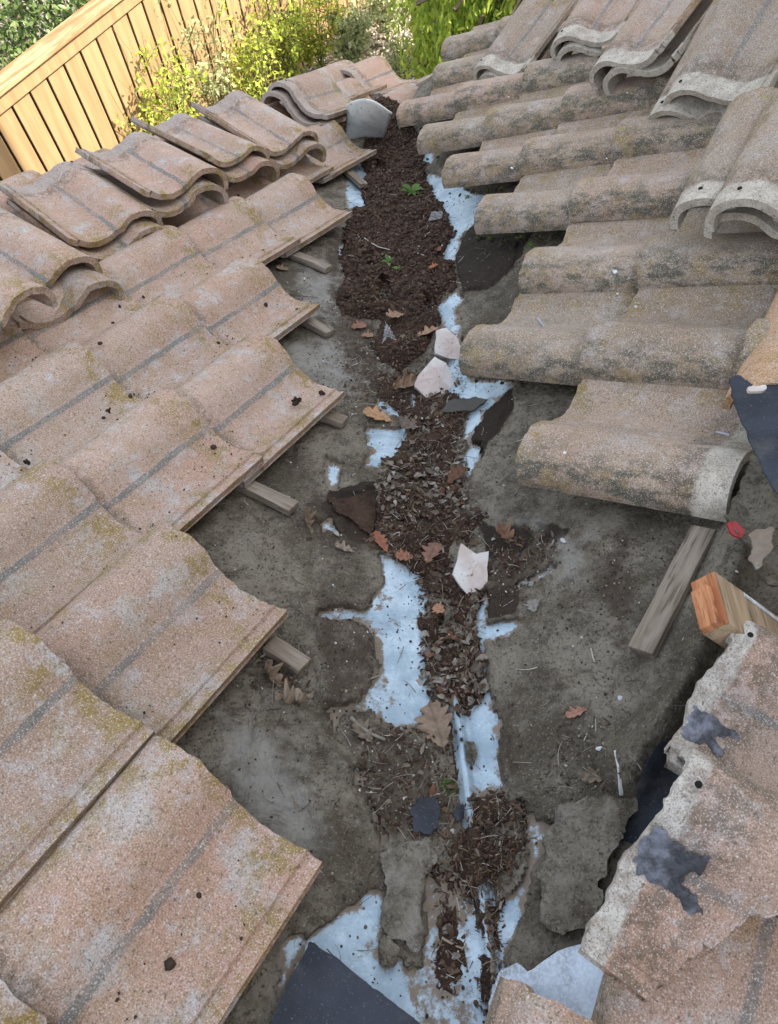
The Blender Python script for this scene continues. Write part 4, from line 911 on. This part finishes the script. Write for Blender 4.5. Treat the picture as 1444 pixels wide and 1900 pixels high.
x, y, r = pick([([(420,260),(1300,260),(1400,1500),(1100,1900),(400,1900)], .12), (D1, .35), (D2, 1.3), (D4, 1.6), (D5, 1.3), (D7, 1.2), (R2, 2), (R3, 1.5), (BROWN[4], .8), ([(1040,1340),(1170,1340),(1160,1480),(1000,1470)], 1.2)], 2600, 105)
TP = np.array([(.10,.07,.045), (.20,.15,.10), (.34,.30,.24), (.55,.52,.46), (.06,.045,.035)])
o = mobj('small_twigs', twig_batch(np.stack([x, y, surf(x, y)+.001], -1), r.uniform(.006, .038, len(x)), r.uniform(.0004, .0011, len(x)), 9, TP[r.choice(5, len(x), p=[.28,.27,.25,.08,.12])], 'small_twigs'), M_BITS); tag(o, kind='stuff')

# crumbs of soil and moss that landed on the laid tiles
def tile_top(side, s, cc_):
    """height of the laid tile surface at downslope s, contour position cc_ (m, in the slope's own grid)"""
    if side == 'L': k = -cc_/WID; xl = ((cc_/WID+0.55) % 1.0)*WID-0.165
    else: xl = ((cc_/WID) % 1.0)*WID-0.165
    z = np.interp(xl, [p[0] for p in PROF], [p[1] for p in PROF])
    ph = (-s/EXPO) % 1.0                       # 0 at a butt, 1 toward the head
    return z-ph*EXPO*0.055
def on_tiles(side, c_lo, k_fn, n, seed, pan_only=True):
    r = np.random.default_rng(seed); out = []
    while len(out) < n:
        c = r.uniform(-2, 8.9); k = r.uniform(-1.4, 6.4); cc_ = -k*WID if side == 'L' else k*WID
        s = EXPO*c; xl = ((cc_/WID+0.55) % 1.0)*WID-0.165 if side == 'L' else ((cc_/WID) % 1.0)*WID-0.165
        if side == 'L':
            ci = math.ceil(c-1e-6); kl = LAST_L.get(ci)
            if kl is None or k < kl-0.40: continue
        else:
            cr = math.ceil(c); kr = int(math.floor(k)); 
            if kr not in LAST_R or cr > LAST_R[kr] or (kr == 0 and cr < 0) or c < -4: continue
        if pan_only and not (.02 < xl < .125) and r.uniform() > .10: continue
        ph = (-c) % 1.0
        if pan_only and r.uniform() > (.25+.75*(ph < .35)+.5*(ph > .8)): continue
        o_, d, c_, n_ = (OL, DL, CL, NL) if side == 'L' else (OR, DR, CR, NR)
        h = float(tile_top(side, s, cc_))
        out.append(o_+d*s+c_*cc_+n_*h)
    return np.array(out), r
P, r = on_tiles('L', 0, None, 1500, 201); s_ = r.uniform(.0006, .0024, len(P))
cl_ = r.uniform(0, 1, len(P)) < .035; s_ = np.where(cl_, r.uniform(.004, .008, len(P)), s_)
o = mobj('soil_crumbs', lump_batch(P, s_, seed=8, colors=np.tile(np.array([(.05,.035,.024)]), (len(P), 1)), name='soil_crumbs'), M_BITS); tag(o, kind='stuff')
P, r = on_tiles('R', 0, None, 260, 202); s_ = r.uniform(.0006, .0022, len(P))
o = mobj('soil_crumbs', lump_batch(P, s_, seed=9, colors=np.tile(np.array([(.06,.045,.03)]), (len(P), 1)), name='soil_crumbs'), M_BITS); tag(o, kind='stuff')
# moss cushions under the near edges of the right-hand rolls and a few on the left butts
Pm = []; Sm = []
for k, c1 in LAST_R.items():
    for c in range(c1, -4, -1):
        if (k == 0) or (k == 1 and c < -1): continue
        for q in range(random.choice((6, 12, 26))):
            t = random.uniform(.02, .98)**(1.6 if random.random() < .7 else 1); s = EXPO*(c-t)
            p = OR+DR*s+CR*(WID*k+random.uniform(-.008, .004))+NR*(.017+random.uniform(-.004, .006)-t*.018)
            Pm.append(p); Sm.append(random.uniform(.0025, .0085))
o = mobj('moss', lump_batch(np.array(Pm), np.array(Sm), sub=2, seed=11, flat=.8, name='moss'), M_MOSS); tag(o, kind='stuff')
# pale droppings / chips on the right tiles
DRP = ['white dropping on the ochre-stained roll near the farthest right stack', 'white dropping in front of the third right stack', 'white dropping on the fourth short roll from the soil end', 'white dropping on the roll left of the sliding lower tile', 'white ring-shaped dropping in the trough above the wide lower roll', 'white dropping on the roll just above the grey-white streak', 'white dropping on the lone lowest right tile', 'pale dropping on the roll by the upper rim of the right slope']
for (a, b, h, rr), l_ in zip(((944,180,.105,.006),(1164,172,.105,.006),(950,312,.103,.007),(1126,294,.105,.006),(1180,569,.03,.009),(1146,545,.10,.005),(1048,840,.10,.006),(1142,504,.095,.008)), DRP):
    o = mobj('pale_chip', lump_batch([on(a, b, 'R', h)], [rr*.6], sub=2, flat=.35, seed=a), M_WHITE)
    tag(o, l_, 'dropping', 'white droppings on the right-hand tiles')
for o_, l in ((mobj('bird_dropping', twig_batch([on(1005,604,'R',.028)], np.array([.045]), np.array([.005]), 77, np.array([(.45,.47,.50)]), 'bird_dropping', 0), M_BITS), 'grey-white streak in the trough above the wide lower roll'),
              (mobj('bird_dropping', twig_batch([on(1340,805,'R',.05)], np.array([.022]), np.array([.003]), 78, np.array([(.45,.47,.50)]), 'bird_dropping', 0), M_BITS), 'tiny curved grey scrap near the head of the lone lower tile')): tag(o_, l, 'scrap')

# ------------------------------------------------------------------ single oak leaves and other finds
def oak_leaf(px, py, size, az, col1, label, curl=.5, side='V', lift=.006, lobes=4, seed=0, tilt=(0, 0), width=.5):
    ny, nx = 34, 9; r = random.Random(seed); V = []; C = []
    for i in range(ny):
        t = i/(ny-1)
        env = (math.sin(math.pi*min(1, t*.92+.06)))**.75*(0.45+.75*t if t < .6 else .9-.35*(t-.6))
        lobe = .42+.58*abs(math.sin(math.pi*(t*lobes+.15)))**.7
        w = size*width*env*lobe
        if t < .12: w = size*.012
        for j in range(nx):
            s = (j/(nx-1))*2-1
            yy = (t-.5)*size+abs(s)*w*.38
            z = curl*size*(.30*(s*w/(size*width))**2+.35*(t-.5)**2+.05*math.sin(t*19+s*3))
            V.append((s*w, yy, z)); k = .75+.35*float(fbm(np.array(i*.4), np.array(j*.9), seed, 3))-(.25 if abs(s) < .01 else 0)
            C.append([c*k for c in col1])
    F = [(i*nx+j, i*nx+j+1, (i+1)*nx+j+1, (i+1)*nx+j) for i in range(ny-1) for j in range(nx-1)]
    me = mesh_from('oak_leaf', V, F); colattr(me, C); o = mobj('oak_leaf', me, M_BITS)
    p = onsurf(px, py, lift) if side == 'V' else on(px, py, side, lift)
    n = Vector(NL if px < 780 else NR); q = Vector((0, 0, 1)).rotation_difference(n)
    o.matrix_world = Matrix.Translation(p) @ (q.to_matrix().to_4x4()) @ Matrix.Rotation(math.radians(az), 4, 'Z') @ Matrix.Rotation(tilt[0], 4, 'X') @ Matrix.Rotation(tilt[1], 4, 'Y')
    md = o.modifiers.new('thick', 'SOLIDIFY'); md.thickness = .0006
    tag(o, label, 'leaf', 'fallen oak leaves'); return o
oak_leaf(703, 772, .085, 60, (.42,.25,.13), 'largest tan-orange oak leaf, flat beside the upper white metal patch', .35, seed=1, tilt=(.1,.2), width=.55)
oak_leaf(812, 1350, .085, 5, (.26,.19,.135), 'big brown-grey oak leaf standing in the middle of the lower litter', .5, seed=2, lobes=5, tilt=(.35,0), lift=.015)
oak_leaf(708, 1006, .060, 20, (.30,.13,.08), 'upright rust-red oak leaf left of the soil, below the black felt scrap', .35, seed=3, lobes=5, width=.35, tilt=(.2,.3), lift=.010)
oak_leaf(752, 1032, .042, 80, (.28,.13,.08), 'small rust oak leaf touching the top of the long metal patch', .5, seed=4, lift=.008)
oak_leaf(800, 1028, .055, -30, (.22,.12,.085), 'dull red-brown oak leaf left of the largest white fragment', .4, seed=5, width=.6, lift=.012)
oak_leaf(797, 612, .075, 75, (.33,.20,.13), 'tan oak leaf just above the rounded white fragment', .5, seed=6, tilt=(0,.2), lift=.012)
oak_leaf(735, 590, .060, 100, (.30,.19,.12), 'small tan oak leaf above the white wire scrap', .5, seed=7, lift=.010)
oak_leaf(664, 605, .055, -60, (.26,.13,.09), 'reddish leaf at the left rim of the upper soil heap', .5, seed=8, lift=.008)
oak_leaf(680, 622, .040, -80, (.30,.18,.11), 'tiny tan leaf at the left rim of the upper soil heap, under the reddish one', .6, seed=9, lift=.006)
oak_leaf(940, 992, .050, 30, (.24,.14,.09), 'curled brown leaf on the black stain right of the soil', 1.6, seed=10, tilt=(.5,.4), lift=.010)
oak_leaf(748, 712, .080, -70, (.24,.16,.10), 'curled brown leaf left of the lower white fragment', 1.3, seed=11, tilt=(.2,.5), lift=.012, width=.35)
oak_leaf(765, 790, .065, 85, (.17,.13,.10), 'dark grey-brown oak leaf next to the large tan-orange one', .6, seed=12, lift=.008)
oak_leaf(845, 882, .060, -50, (.13,.065,.04), 'dark chocolate leaf at the right rim of the leaf pile', .6, seed=13, lift=.014)
oak_leaf(816, 1131, .032, 40, (.36,.20,.12), 'very small orange-brown leaf on the soil below the largest fragment', .4, seed=14, lift=.008)
oak_leaf(815, 398+60, .032, 10, (.20,.09,.06), 'small dark red leaf in the upper soil heap', .5, seed=15, lift=.010)
oak_leaf(806, 493, .035, 70, (.32,.13,.06), 'orange-red leaf near the right rim of the upper soil heap', .5, seed=16, lift=.010)
oak_leaf(525, 498, .045, 60, (.26,.18,.12), 'brown leaf lying under the left tiles beside a batten end', .6, seed=17, lift=.008)
oak_leaf(545, 1300, .070, 100, (.27,.21,.15), 'long curled leaf below the left tile corner', 1.8, seed=18, tilt=(.3,.6), lift=.010, width=.28)
oak_leaf(505, 1255, .060, 30, (.22,.16,.11), 'curled leaf wedged under the left tile edge', 1.6, seed=19, tilt=(.5,.3), lift=.010, width=.3)
oak_leaf(570, 965, .060, 5, (.20,.14,.09), 'narrow curled leaf at the left of the black felt scrap', 1.6, seed=20, tilt=(.2,.4), lift=.006, width=.22)
oak_leaf(640, 1018, .045, 60, (.30,.25,.19), 'pale curled leaf under the small white metal patch', 1.0, seed=21, lift=.006, width=.3)
oak_leaf(1072, 1321, .040, 95, (.36,.20,.14), 'reddish-brown torn leaf on the bare felt at the right', .7, seed=22, lift=.004, width=.3)
oak_leaf(1108, 1440, .050, 80, (.17,.13,.09), 'dark bark-like leaf near the folded felt, lower right', .6, seed=23, lift=.006, width=.3)
oak_leaf(675, 1360, .050, 30, (.20,.16,.12), 'grey-brown leaf in the dirt left of the lower metal patch', 1.0, seed=24, lift=.006, width=.4)
oak_leaf(990, 1125, .030, 0, (.26,.24,.21), 'small grey leaf right of the largest fragment', .7, seed=25, lift=.004, width=.6)
oak_leaf(930, 780+150, .0, 0, (.2,.1,.1), 'x', .5) if False else None
# green seedlings
def sprout(px, py, size, n, label, seed):
    r = random.Random(seed); root = empty('seedling', onsurf(px, py)); tag(root, label, 'plant')
    for i in range(n):
        a = i/n*6.28+r.uniform(-.4, .4); V = []; F = []; m = 8; up = r.uniform(.5, 1.1); L = size*r.uniform(.7, 1.1)
        for j in range(m):
            t = j/(m-1); w = L*.19*math.sin(math.pi*min(t+.06, 1))**.9+.0006; rad = L*t*.85; z = L*up*t*(1.15-.75*t)
            for s in (-1, 0, 1): V.append((math.cos(a)*rad-math.sin(a)*s*w, math.sin(a)*rad+math.cos(a)*s*w, z+abs(s)*w*.4))
        for j in range(m-1):
            for s in (0, 1): F.append((j*3+s, j*3+s+1, j*3+s+4, j*3+s+3))
        me = mesh_from('leaf', V, F); colattr(me, [(r.uniform(.2, 1),)*3]*len(V)); o = mobj('leaf', me, M_SPROUT, root)
sprout(766, 356, .050, 9, 'green seedling rosette growing in the upper soil', 1)
sprout(722, 487, .034, 4, 'small green seedling lying in the middle of the soil heap', 2)
sprout(742, 500, .028, 4, 'second small green seedling just right of the other', 3)
def tuft(px, py, n, label, seed, side=None, h=0):
    p = onsurf(px, py) if side is None else on(px, py, side, h); r = np.random.default_rng(seed)
    P_ = np.array(p)+np.stack([r.normal(0, .006, n), r.normal(0, .006, n), np.zeros(n)], -1)
    o = mobj('moss_tuft', curl_batch(P_, r.uniform(.004, .010, n), r.uniform(.002, .004, n), seed, np.repeat(r.uniform(0, 1, (n, 1)), 3, 1), 'moss_tuft', nx=3, tiltm=1.8), M_SPROUT); tag(o, label, 'moss')
tuft(833, 1462, 160, 'green moss tuft left of the metal rib', 31)
tuft(985, 453, 40, 'bright moss tuft under the short roll by the soil', 32, 'R', .02); tuft(868, 366, 40, 'moss tuft under the end of a right-hand roll, beside white metal', 33, 'R', .02)
tuft(762, 206, 26, 'moss tuft on the eave tile past the soil heap', 34, 'R', .06)
# white wire-net scraps
def net(px, py, pts, label, seed, fold=.5):
    c = Vector(onsurf(px, py, .006)); bm = bmesh.new(); r = random.Random(seed)
    poly = [(a*.001, b*.001) for a, b in pts]; st = .0042
    xs_ = [p[0] for p in poly]; ys_ = [p[1] for p in poly]
    def z(x, y): return abs(x)*fold+.003*math.sin(y*200)+.016
    def bar(x0, y0, x1, y1):
        a = Vector((x0, y0, z(x0, y0))); b = Vector((x1, y1, z(x1, y1))); d = (b-a); L = d.length
        if L < 1e-5: return
        d.normalize(); u = d.cross(Vector((0,0,1))).normalized(); box_bm(bm, (L, .0009, .0009), basis(d, u, d.cross(u), (a+b)/2))
    X_ = np.arange(min(xs_), max(xs_), st)
    Y_ = np.arange(min(ys_), max(ys_), st); ins = lambda x, y: float(sdist(poly, np.array([x]), np.array([y]))[0]) > 0
    for x_ in X_:
        for y_ in Y_:
            if ins(x_, y_):
                if ins(x_+st, y_): bar(x_, y_, x_+st, y_)
                if ins(x_, y_+st): bar(x_, y_, x_, y_+st)
    o = mobj('wire_net', bm_mesh('wire_net', bm), M_WHITE); o.location = c; o.rotation_euler = (.7, 0, 0.05); tag(o, label, 'wire mesh')
net(720, 622, [(-26,-26),(0,44),(26,-28),(10,-18),(0,-4),(-12,-14)], 'pale blue-white folded scrap of wire net standing in the soil', 1, .7)
net(806, 400, [(-28,-14),(24,-16),(30,10),(-10,16)], 'small crushed grey wire net scrap at the right of the upper soil', 2, .2)
# pale sticks
def stick(pts, rad, col, label, lift=.004, side=None):
    P_ = [Vector(onsurf(a, b, lift)) for a, b in pts]; bm = bmesh.new(); rings = []
    for i, p in enumerate(P_):
        d = (P_[min(i+1, len(P_)-1)]-P_[max(i-1, 0)]).normalized(); u = d.cross(Vector((0,0,1))).normalized(); v = d.cross(u)
        rings.append([bm.verts.new(p+(u*math.cos(k)+v*math.sin(k))*rad*(1-.4*i/len(P_))) for k in (0, 1.05, 2.1, 3.14, 4.19, 5.24)])
    for a, b in zip(rings[:-1], rings[1:]):
        for k in range(6): bm.faces.new((a[k], a[(k+1) % 6], b[(k+1) % 6], b[k]))
    bm.faces.new(rings[0]); bm.faces.new(rings[-1][::-1]); me = bm_mesh('twig', bm, True); colattr(me, [col]*len(me.vertices)); o = mobj('twig', me, M_BITS); tag(o, label, 'twig')
stick([(676,440),(690,450),(704,458),(724,466)], .0018, (.5,.48,.43), 'pale bent twig on the upper soil heap')
stick([(708,463),(722,475),(734,494)], .0016, (.48,.46,.40), 'second pale twig leading to the small seedlings')
stick([(768,465),(780,468),(789,472)], .0014, (.52,.5,.45), 'short pale twig at the right of the upper soil')
stick([(1143,1392),(1149,1420),(1153,1474)], .0022, (.55,.55,.52), 'longer of two white sticks on the felt beside the tucked blue felt')
stick([(1158,1440),(1156,1475)], .0020, (.50,.50,.47), 'shorter white stick beside the longer one on the felt')
stick([(1097,1202),(1101,1220),(1104,1228)], .0016, (.42,.36,.28), 'thin straw on the felt below the batten')
stick([(651,1330),(665,1345),(690,1362),(715,1372)], .0035, (.22,.20,.16), 'thick grey twig in the dirt left of the lower metal patch')
stick([(820,1740),(840,1752),(858,1760),(866,1752)], .0018, (.32,.26,.18), 'curved tan twig left of the bottom of the rib')
stick([(520,870-330),(560,548),(590,552)], .0016, (.2,.17,.13), 'thin twig lying along the felt under the left tiles')
P_ = [(600,670,.006),(1046,1003,.009),(565,517,.006),(702,665,.006),(630,512-40,.003),(598,1395,.003),(1195-80,1388,.008),(1152,1295,.006),(618,1085,.004)]
PEB = ['white pebble at the corner of the bare felt left of the wire scrap', 'white oval pebble on the black stain, right side', 'whitish chip on the felt beside the upper left batten end', 'white chip in the litter under the wire scrap', 'tiny white chip by the left rim of the soil', 'white pebble on the lower left felt below the curled leaf', 'white chip on the felt near the torn reddish leaf', 'tiny white speck on the right-hand felt below the batten', 'tiny white speck on the raised felt square']
for (a, b, s), l_ in zip(P_, PEB):
    o = mobj('white_pebble', lump_batch([onsurf(a, b, s*.3)], [s*.65], sub=2, flat=.5, seed=a), M_WHITE); tag(o, l_, 'pebble', 'white pebbles on the felt')
for a, b, s, l in ((550,745,.010,'round lump of dark dirt on the lowest left roll corner tile'), (597,730,.006,'smaller lump of dark dirt near the tile corner'), (203,762,.005,'tiny dark clod in the middle of the left tiles'), (50,858,.007,'dark clod where two left tiles meet at the picture edge')):
    o = mobj('dirt_clod', lump_batch([on(a, b, 'L', .030)]*5+RNG.normal(0, s*.5, (5, 3)), RNG.uniform(.4, .9, 5)*s, sub=2, flat=.8, seed=a), M_SOIL); tag(o, l, 'dirt')

# ------------------------------------------------------------------ fence
M_FENCE = simple('tan_fence_boards', lambda t: (t.col(t.mix(t.ramp(t.noise(1.0, t.vadd(t.jitter(), (16,16,1.5), 'MULTIPLY'), 4), .3, .7), (0.235,0.148,0.072), (0.315,0.208,0.106)))), 0.85)
M_CAPW = simple('cedar_cap_rail', lambda t: t.col(t.mix(t.ramp(t.noise(1.0, t.vadd(t.obj(), (2.2,20,20), 'MULTIPLY'), 6, .7), .36, .62), (0.23,0.095,0.042), (0.36,0.235,0.125))), 0.85)
FA = np.array([-2.2691, 5.6043]); fd = np.array([math.sin(math.radians(38.43)), math.cos(math.radians(38.43))]); fn_ = np.array([fd[1], -fd[0]])
ZT = CAMZ-2.49781*1.25; SP = .15*1.25
froot = empty('fence', (FA[0], FA[1], 0)); tag(froot, 'tall sunlit tan board fence with a reddish cap rail behind the roof', 'fence')
D3, N3 = Vector((*fd, 0)), Vector((*fn_, 0)); Zv = Vector((0,0,1))
bm = bmesh.new(); box_bm(bm, (SP-.022, .018, ZT+.05), None, .002, 1); bme = bm_mesh('board', bm); bme.materials.append(M_FENCE)
for i in range(-12, 26):
    p = FA+fd*(SP*(i+.5)); o = bpy.data.objects.new('board', bme); COL.link(o); o.parent = froot
    o.matrix_basis = basis(D3, N3, Zv, (p[0]-FA[0], p[1]-FA[1], (ZT-.05)/2+.0))
    o.rotation_euler.rotate_axis('Z', random.uniform(-.01, .01))
def frail(name, off, z, w, h, mat, label=None):
    a = FA+fd*(SP*-12); b = FA+fd*(SP*26); L = np.linalg.norm(b-a); c = (a+b)/2+fn_*off; bm = bmesh.new(); box_bm(bm, (L, w, h), None, .004, 2)
    o = mobj(name, bm_mesh(name, bm), mat, froot); o.matrix_basis = basis(D3, N3, Zv, (c[0]-FA[0], c[1]-FA[1], z)); return o
frail('gap_shade_sheet', -.035, ZT/2-.05, .012, ZT+.02, simple('fence_back_shadow_board', lambda t: t.col((.05,.035,.022)), .95))  # dark sheet behind the boards, its colour standing for shade in the gaps
frail('top_rail', .019, ZT+.045, .020, .11, M_FENCE); frail('cap_rail', -.035, ZT+.118, .18, .036, M_CAPW)

# ------------------------------------------------------------------ plants
G1 = leafmat('hedge_green', (0.04,0.085,0.02), (0.22,0.28,0.10), .25, .3)
G2 = leafmat('bright_green', (0.26,0.36,0.04), (0.60,0.62,0.12), .5)
G3 = leafmat('grey_green', (0.20,0.25,0.09), (0.52,0.53,0.28), .4)
G4 = leafmat('willow_green', (0.15,0.26,0.03), (0.55,0.62,0.10), .55)
G5 = leafmat('yellow_leaves', (0.50,0.36,0.03), (0.62,0.50,0.08), .4)
M_BARK = simple('bark', lambda t: t.col(t.mix(t.noise(20, t.obj(), 4), (.10,.07,.045), (.20,.15,.10))), .95)
M_STEM = simple('green_brown_stem', lambda t: t.col((.13,.12,.05)), .8)
def leaves(P, L, W, seed, name, droop=None):
    r = np.random.default_rng(seed); n = len(P)
    d = r.normal(0, 1, (n, 3)); 
    if droop is not None: d = d*.35+np.array([0, 0, -1.0])*droop
    d /= np.linalg.norm(d, axis=1)[:, None]; u = np.cross(d, r.normal(0, 1, (n, 3))); u /= np.linalg.norm(u, axis=1)[:, None]; nn = np.cross(d, u)
    L = L[:, None]; W = W[:, None]
    V = np.stack([P, P+d*L*.35+u*W*.5+nn*L*.06, P+d*L*.75+u*W*.38+nn*L*.02, P+d*L, P+d*L*.75-u*W*.38+nn*L*.02, P+d*L*.35-u*W*.5+nn*L*.06], 1)
    b = np.arange(n)[:, None]*6; F = np.concatenate([b+np.array([[0,1,2,3]]), b+np.array([[0,3,4,5]])], 0)
    me = mesh_from(name, V.reshape(-1, 3), F); c = np.clip(r.beta(2, 2.2, n), 0, 1); colattr(me, np.repeat(np.stack([c]*3, -1), 6, 0)); return me
def stems_obj(paths, rad, name, mat, parent):
    bm = bmesh.new()
    for pts in paths:
        rings = []; n = len(pts)
        for i, p in enumerate(pts):
            d = Vector(pts[min(i+1, n-1)])-Vector(pts[max(i-1, 0)]); d.normalize(); u = d.cross(Vector((.3,.9,.1))).normalized(); v = d.cross(u); q = rad*(1-.75*i/n)
            rings.append([bm.verts.new(Vector(p)+u*math.cos(k)*q+v*math.sin(k)*q) for k in (0, 1.57, 3.14, 4.71)])
        for a, b in zip(rings[:-1], rings[1:]):
            for k in range(4): bm.faces.new((a[k], a[(k+1) % 4], b[(k+1) % 4], b[k]))
    return mobj(name, bm_mesh(name, bm, True), mat, parent)
def shrub(base, height, spread, nst, per, size, mat, label, cat='shrub', seed=0, lean=(0, 0), group=None, droop=None, twigs=4, aspect=.55, name='shrub'):
    """a plant on many curved stems, with leaves gathered along the outer part of each"""
    r = np.random.default_rng(seed); root = empty(name, base); tag(root, label, cat, group); paths = []; LP = []
    for s in range(nst):
        a = r.uniform(0, 6.283); out = spread*math.sqrt(r.uniform(.02, 1)); top = height*r.uniform(.55, 1)
        pts = []
        for i in range(7):
            t = i/6; pts.append(np.array([math.cos(a)*out*t**1.3+lean[0]*t*top, math.sin(a)*out*t**1.3+lean[1]*t*top, top*t*(1.12-.12*t)])+r.normal(0, .03, 3)*t)
        paths.append(pts)
        for w in range(twigs):
            t0 = r.uniform(.3, 1); i0 = min(5, int(t0*6)); p0 = pts[i0]; dd = r.normal(0, 1, 3); dd[2] = abs(dd[2])*.4 if droop is None else -abs(dd[2])*1.5; dd *= height*.13/np.linalg.norm(dd)
            paths.append([p0, p0+dd*.5, p0+dd])
            for q in range(per): LP.append(p0+dd*r.uniform(.1, 1.1)+r.normal(0, height*.026, 3))
    LP = np.array(LP); n = len(LP)
    stems_obj(paths, .003+height*.0018, 'stems', M_STEM, root)
    mobj('leaves', leaves(LP, r.uniform(.7, 1.3, n)*size, r.uniform(.7, 1.2, n)*size*aspect, seed+1, 'leaves', droop), mat, root)
    return root
def gp(px, py, z=0.0): return at_z(px, py, z)
def fence_front(t, off): p = FA+fd*t+fn_*off; return (p[0], p[1], 0.0)
GF_ = 'shrubs growing along the foot of the fence'
shrub(fence_front(.62, .36), 1.15, .25, 9, 14, .042, G3, 'sparse small-leaved shrub at the left, nearest along the fence', seed=1, group=GF_)
shrub(fence_front(1.15, .34), 1.50, .34, 18, 20, .045, G2, 'yellow-green shrub before the fence behind the second stack', seed=2, group=GF_)
shrub(fence_front(1.70, .34), 1.62, .32, 12, 15, .042, G3, 'open twiggy shrub reaching highest up the fence boards', seed=3, group=GF_)
shrub(fence_front(2.2, .36), 1.30, .34, 17, 15, .042, G2, 'dense lime shrub before the middle of the fence', seed=4, group=GF_)
shrub(fence_front(2.75, .36), 1.25, .32, 18, 15, .042, G2, 'brightest lime-green shrub toward the far end of the fence', seed=5, group=GF_)
shrub(fence_front(3.25, .36), 1.10, .30, 16, 13, .042, G2, 'lime shrub with a dark gap above it near the gravel', seed=6, group=GF_)
shrub(fence_front(3.0, .12), 1.45, .12, 7, 8, .036, G1, 'thin dark climbing shrub against the far boards', seed=7, group=GF_)
b = at_z(650, 50, .5); shrub((b[0], b[1], 0), .85, .34, 26, 14, .05, G3, 'pale grey-green bush with yellow leaves on the gravel', seed=8)
shrub((b[0]-.10, b[1]+.15, 0.1), .95, .26, 7, 7, .05, G5, 'yellow-leaved sprigs in the pale bush', seed=9)
b = at_z(715, -5, .5); shrub((b[0], b[1]+.1, 0), .8, .4, 24, 14, .045, G3, 'twiggy pale shrub behind the gravel', seed=11)
b = gp(575, 128, .0); shrub((b[0], b[1], 0), .5, .4, 18, 9, .035, G2, 'low bright ground shrub by the end of the fence', seed=12)
# hedge beyond the fence
r = np.random.default_rng(44); root = empty('hedge', (-3.2, 6.4, 0)); tag(root, 'dark glossy hedge behind the fence, top left corner', 'hedge')
n = 30000; t = r.uniform(-1.6, 3.0, n); off = -r.uniform(.42, 1.5, n); z = r.uniform(.3, 2.15, n); P = np.stack([FA[0]+fd[0]*t+fn_[0]*off, FA[1]+fd[1]*t+fn_[1]*off, z+(fbm(t*3, off*3, 5)-.5)*.5-.12], -1)
P -= np.array([-3.2, 6.4, 0]); mobj('leaves', leaves(P, r.uniform(.04, .075, n), r.uniform(.022, .042, n), 45, 'leaves'), G1, root)
stems_obj([[(FA[0]+fd[0]*q+fn_[0]*-.9+3.2+.08*math.sin(q*9+j), FA[1]+fd[1]*q+fn_[1]*-.9-6.4, z_) for j, z_ in enumerate((0, .5, 1, 1.5, 1.9))] for q in np.arange(-1.4, 2.8, .4)], .03, 'trunk', M_BARK, root)
# drooping bright trees beyond the right-hand slope
def tree(base, h, crown, n, size, mat, label, seed, droop=.9, zlow=.2, dens=None):
    r = np.random.default_rng(seed); root = empty('tree', base); tag(root, label, 'tree', 'sunlit trees beyond the right-hand slope')
    paths = [[(0, 0, 0), (.05, .03, h*.3), (.0, .08, h*.6), (.06, 0, h*.9)]]; LP = []
    nb = 46
    for b_ in range(nb):
        a = r.uniform(0, 6.283); z0 = h*r.uniform(.45, .95); R_ = crown*r.uniform(.35, 1)
        tip = np.array([math.cos(a)*R_, math.sin(a)*R_, z0+h*.05]); mid = tip*np.array([.5, .5, 1])+np.array([0, 0, .12]); paths.append([(0, 0, z0*.85), tuple(mid), tuple(tip)])
        for s in range(n//nb//14):
            t = r.uniform(.3, 1.05); p = np.array([0, 0, z0*.85])*(1-t)+tip*t+r.normal(0, .10, 3); ln = r.uniform(.3, 1.0)*h*.38
            q = r.uniform(0, 1, 14); LP.append(p+np.stack([r.normal(0, .03, 14)+.06*q, r.normal(0, .03, 14), -q*ln], -1))
    LP = np.concatenate(LP); LP = LP[LP[:, 2] > zlow]; m = len(LP)
    stems_obj(paths, .035, 'trunk', M_BARK, root)
    mobj('crown', leaves(LP, r.uniform(.7, 1.3, m)*size, r.uniform(.7, 1.3, m)*size*.34, seed+1, 'crown', droop), mat, root)
shrub((2.9, 4.75, 0), 4.3, 1.1, 26, 7, .085, G1, 'tall open tree standing right of the picture beside the house', cat='tree', seed=70, twigs=9, name='tree')
def tp(px, py, z=1.3): q = at_z(px, py, z); return (q[0], q[1], 0.0)
tree(tp(835, 25), 1.75, .48, 15000, .060, G4, 'willow-like bright tree just left of the right-hand roof edge', 61)
tree(tp(935, 45, 1.5), 2.1, .65, 19000, .060, G4, 'willow-like tree behind the farthest right stack', 62)
tree(tp(1020, 0, 1.7), 2.6, .85, 19000, .065, G2, 'yellow-green tree highest at the top, left of the leaning lips', 63)
tree(tp(880, -80, 1.3), 2.3, .9, 16000, .07, G4, 'bright tree farthest back above the gravel', 64)
b = tp(735, 118, .35); shrub(b, .7, .28, 20, 12, .035, G3, 'pale weedy shrub at the rim of the gravel', seed=13)
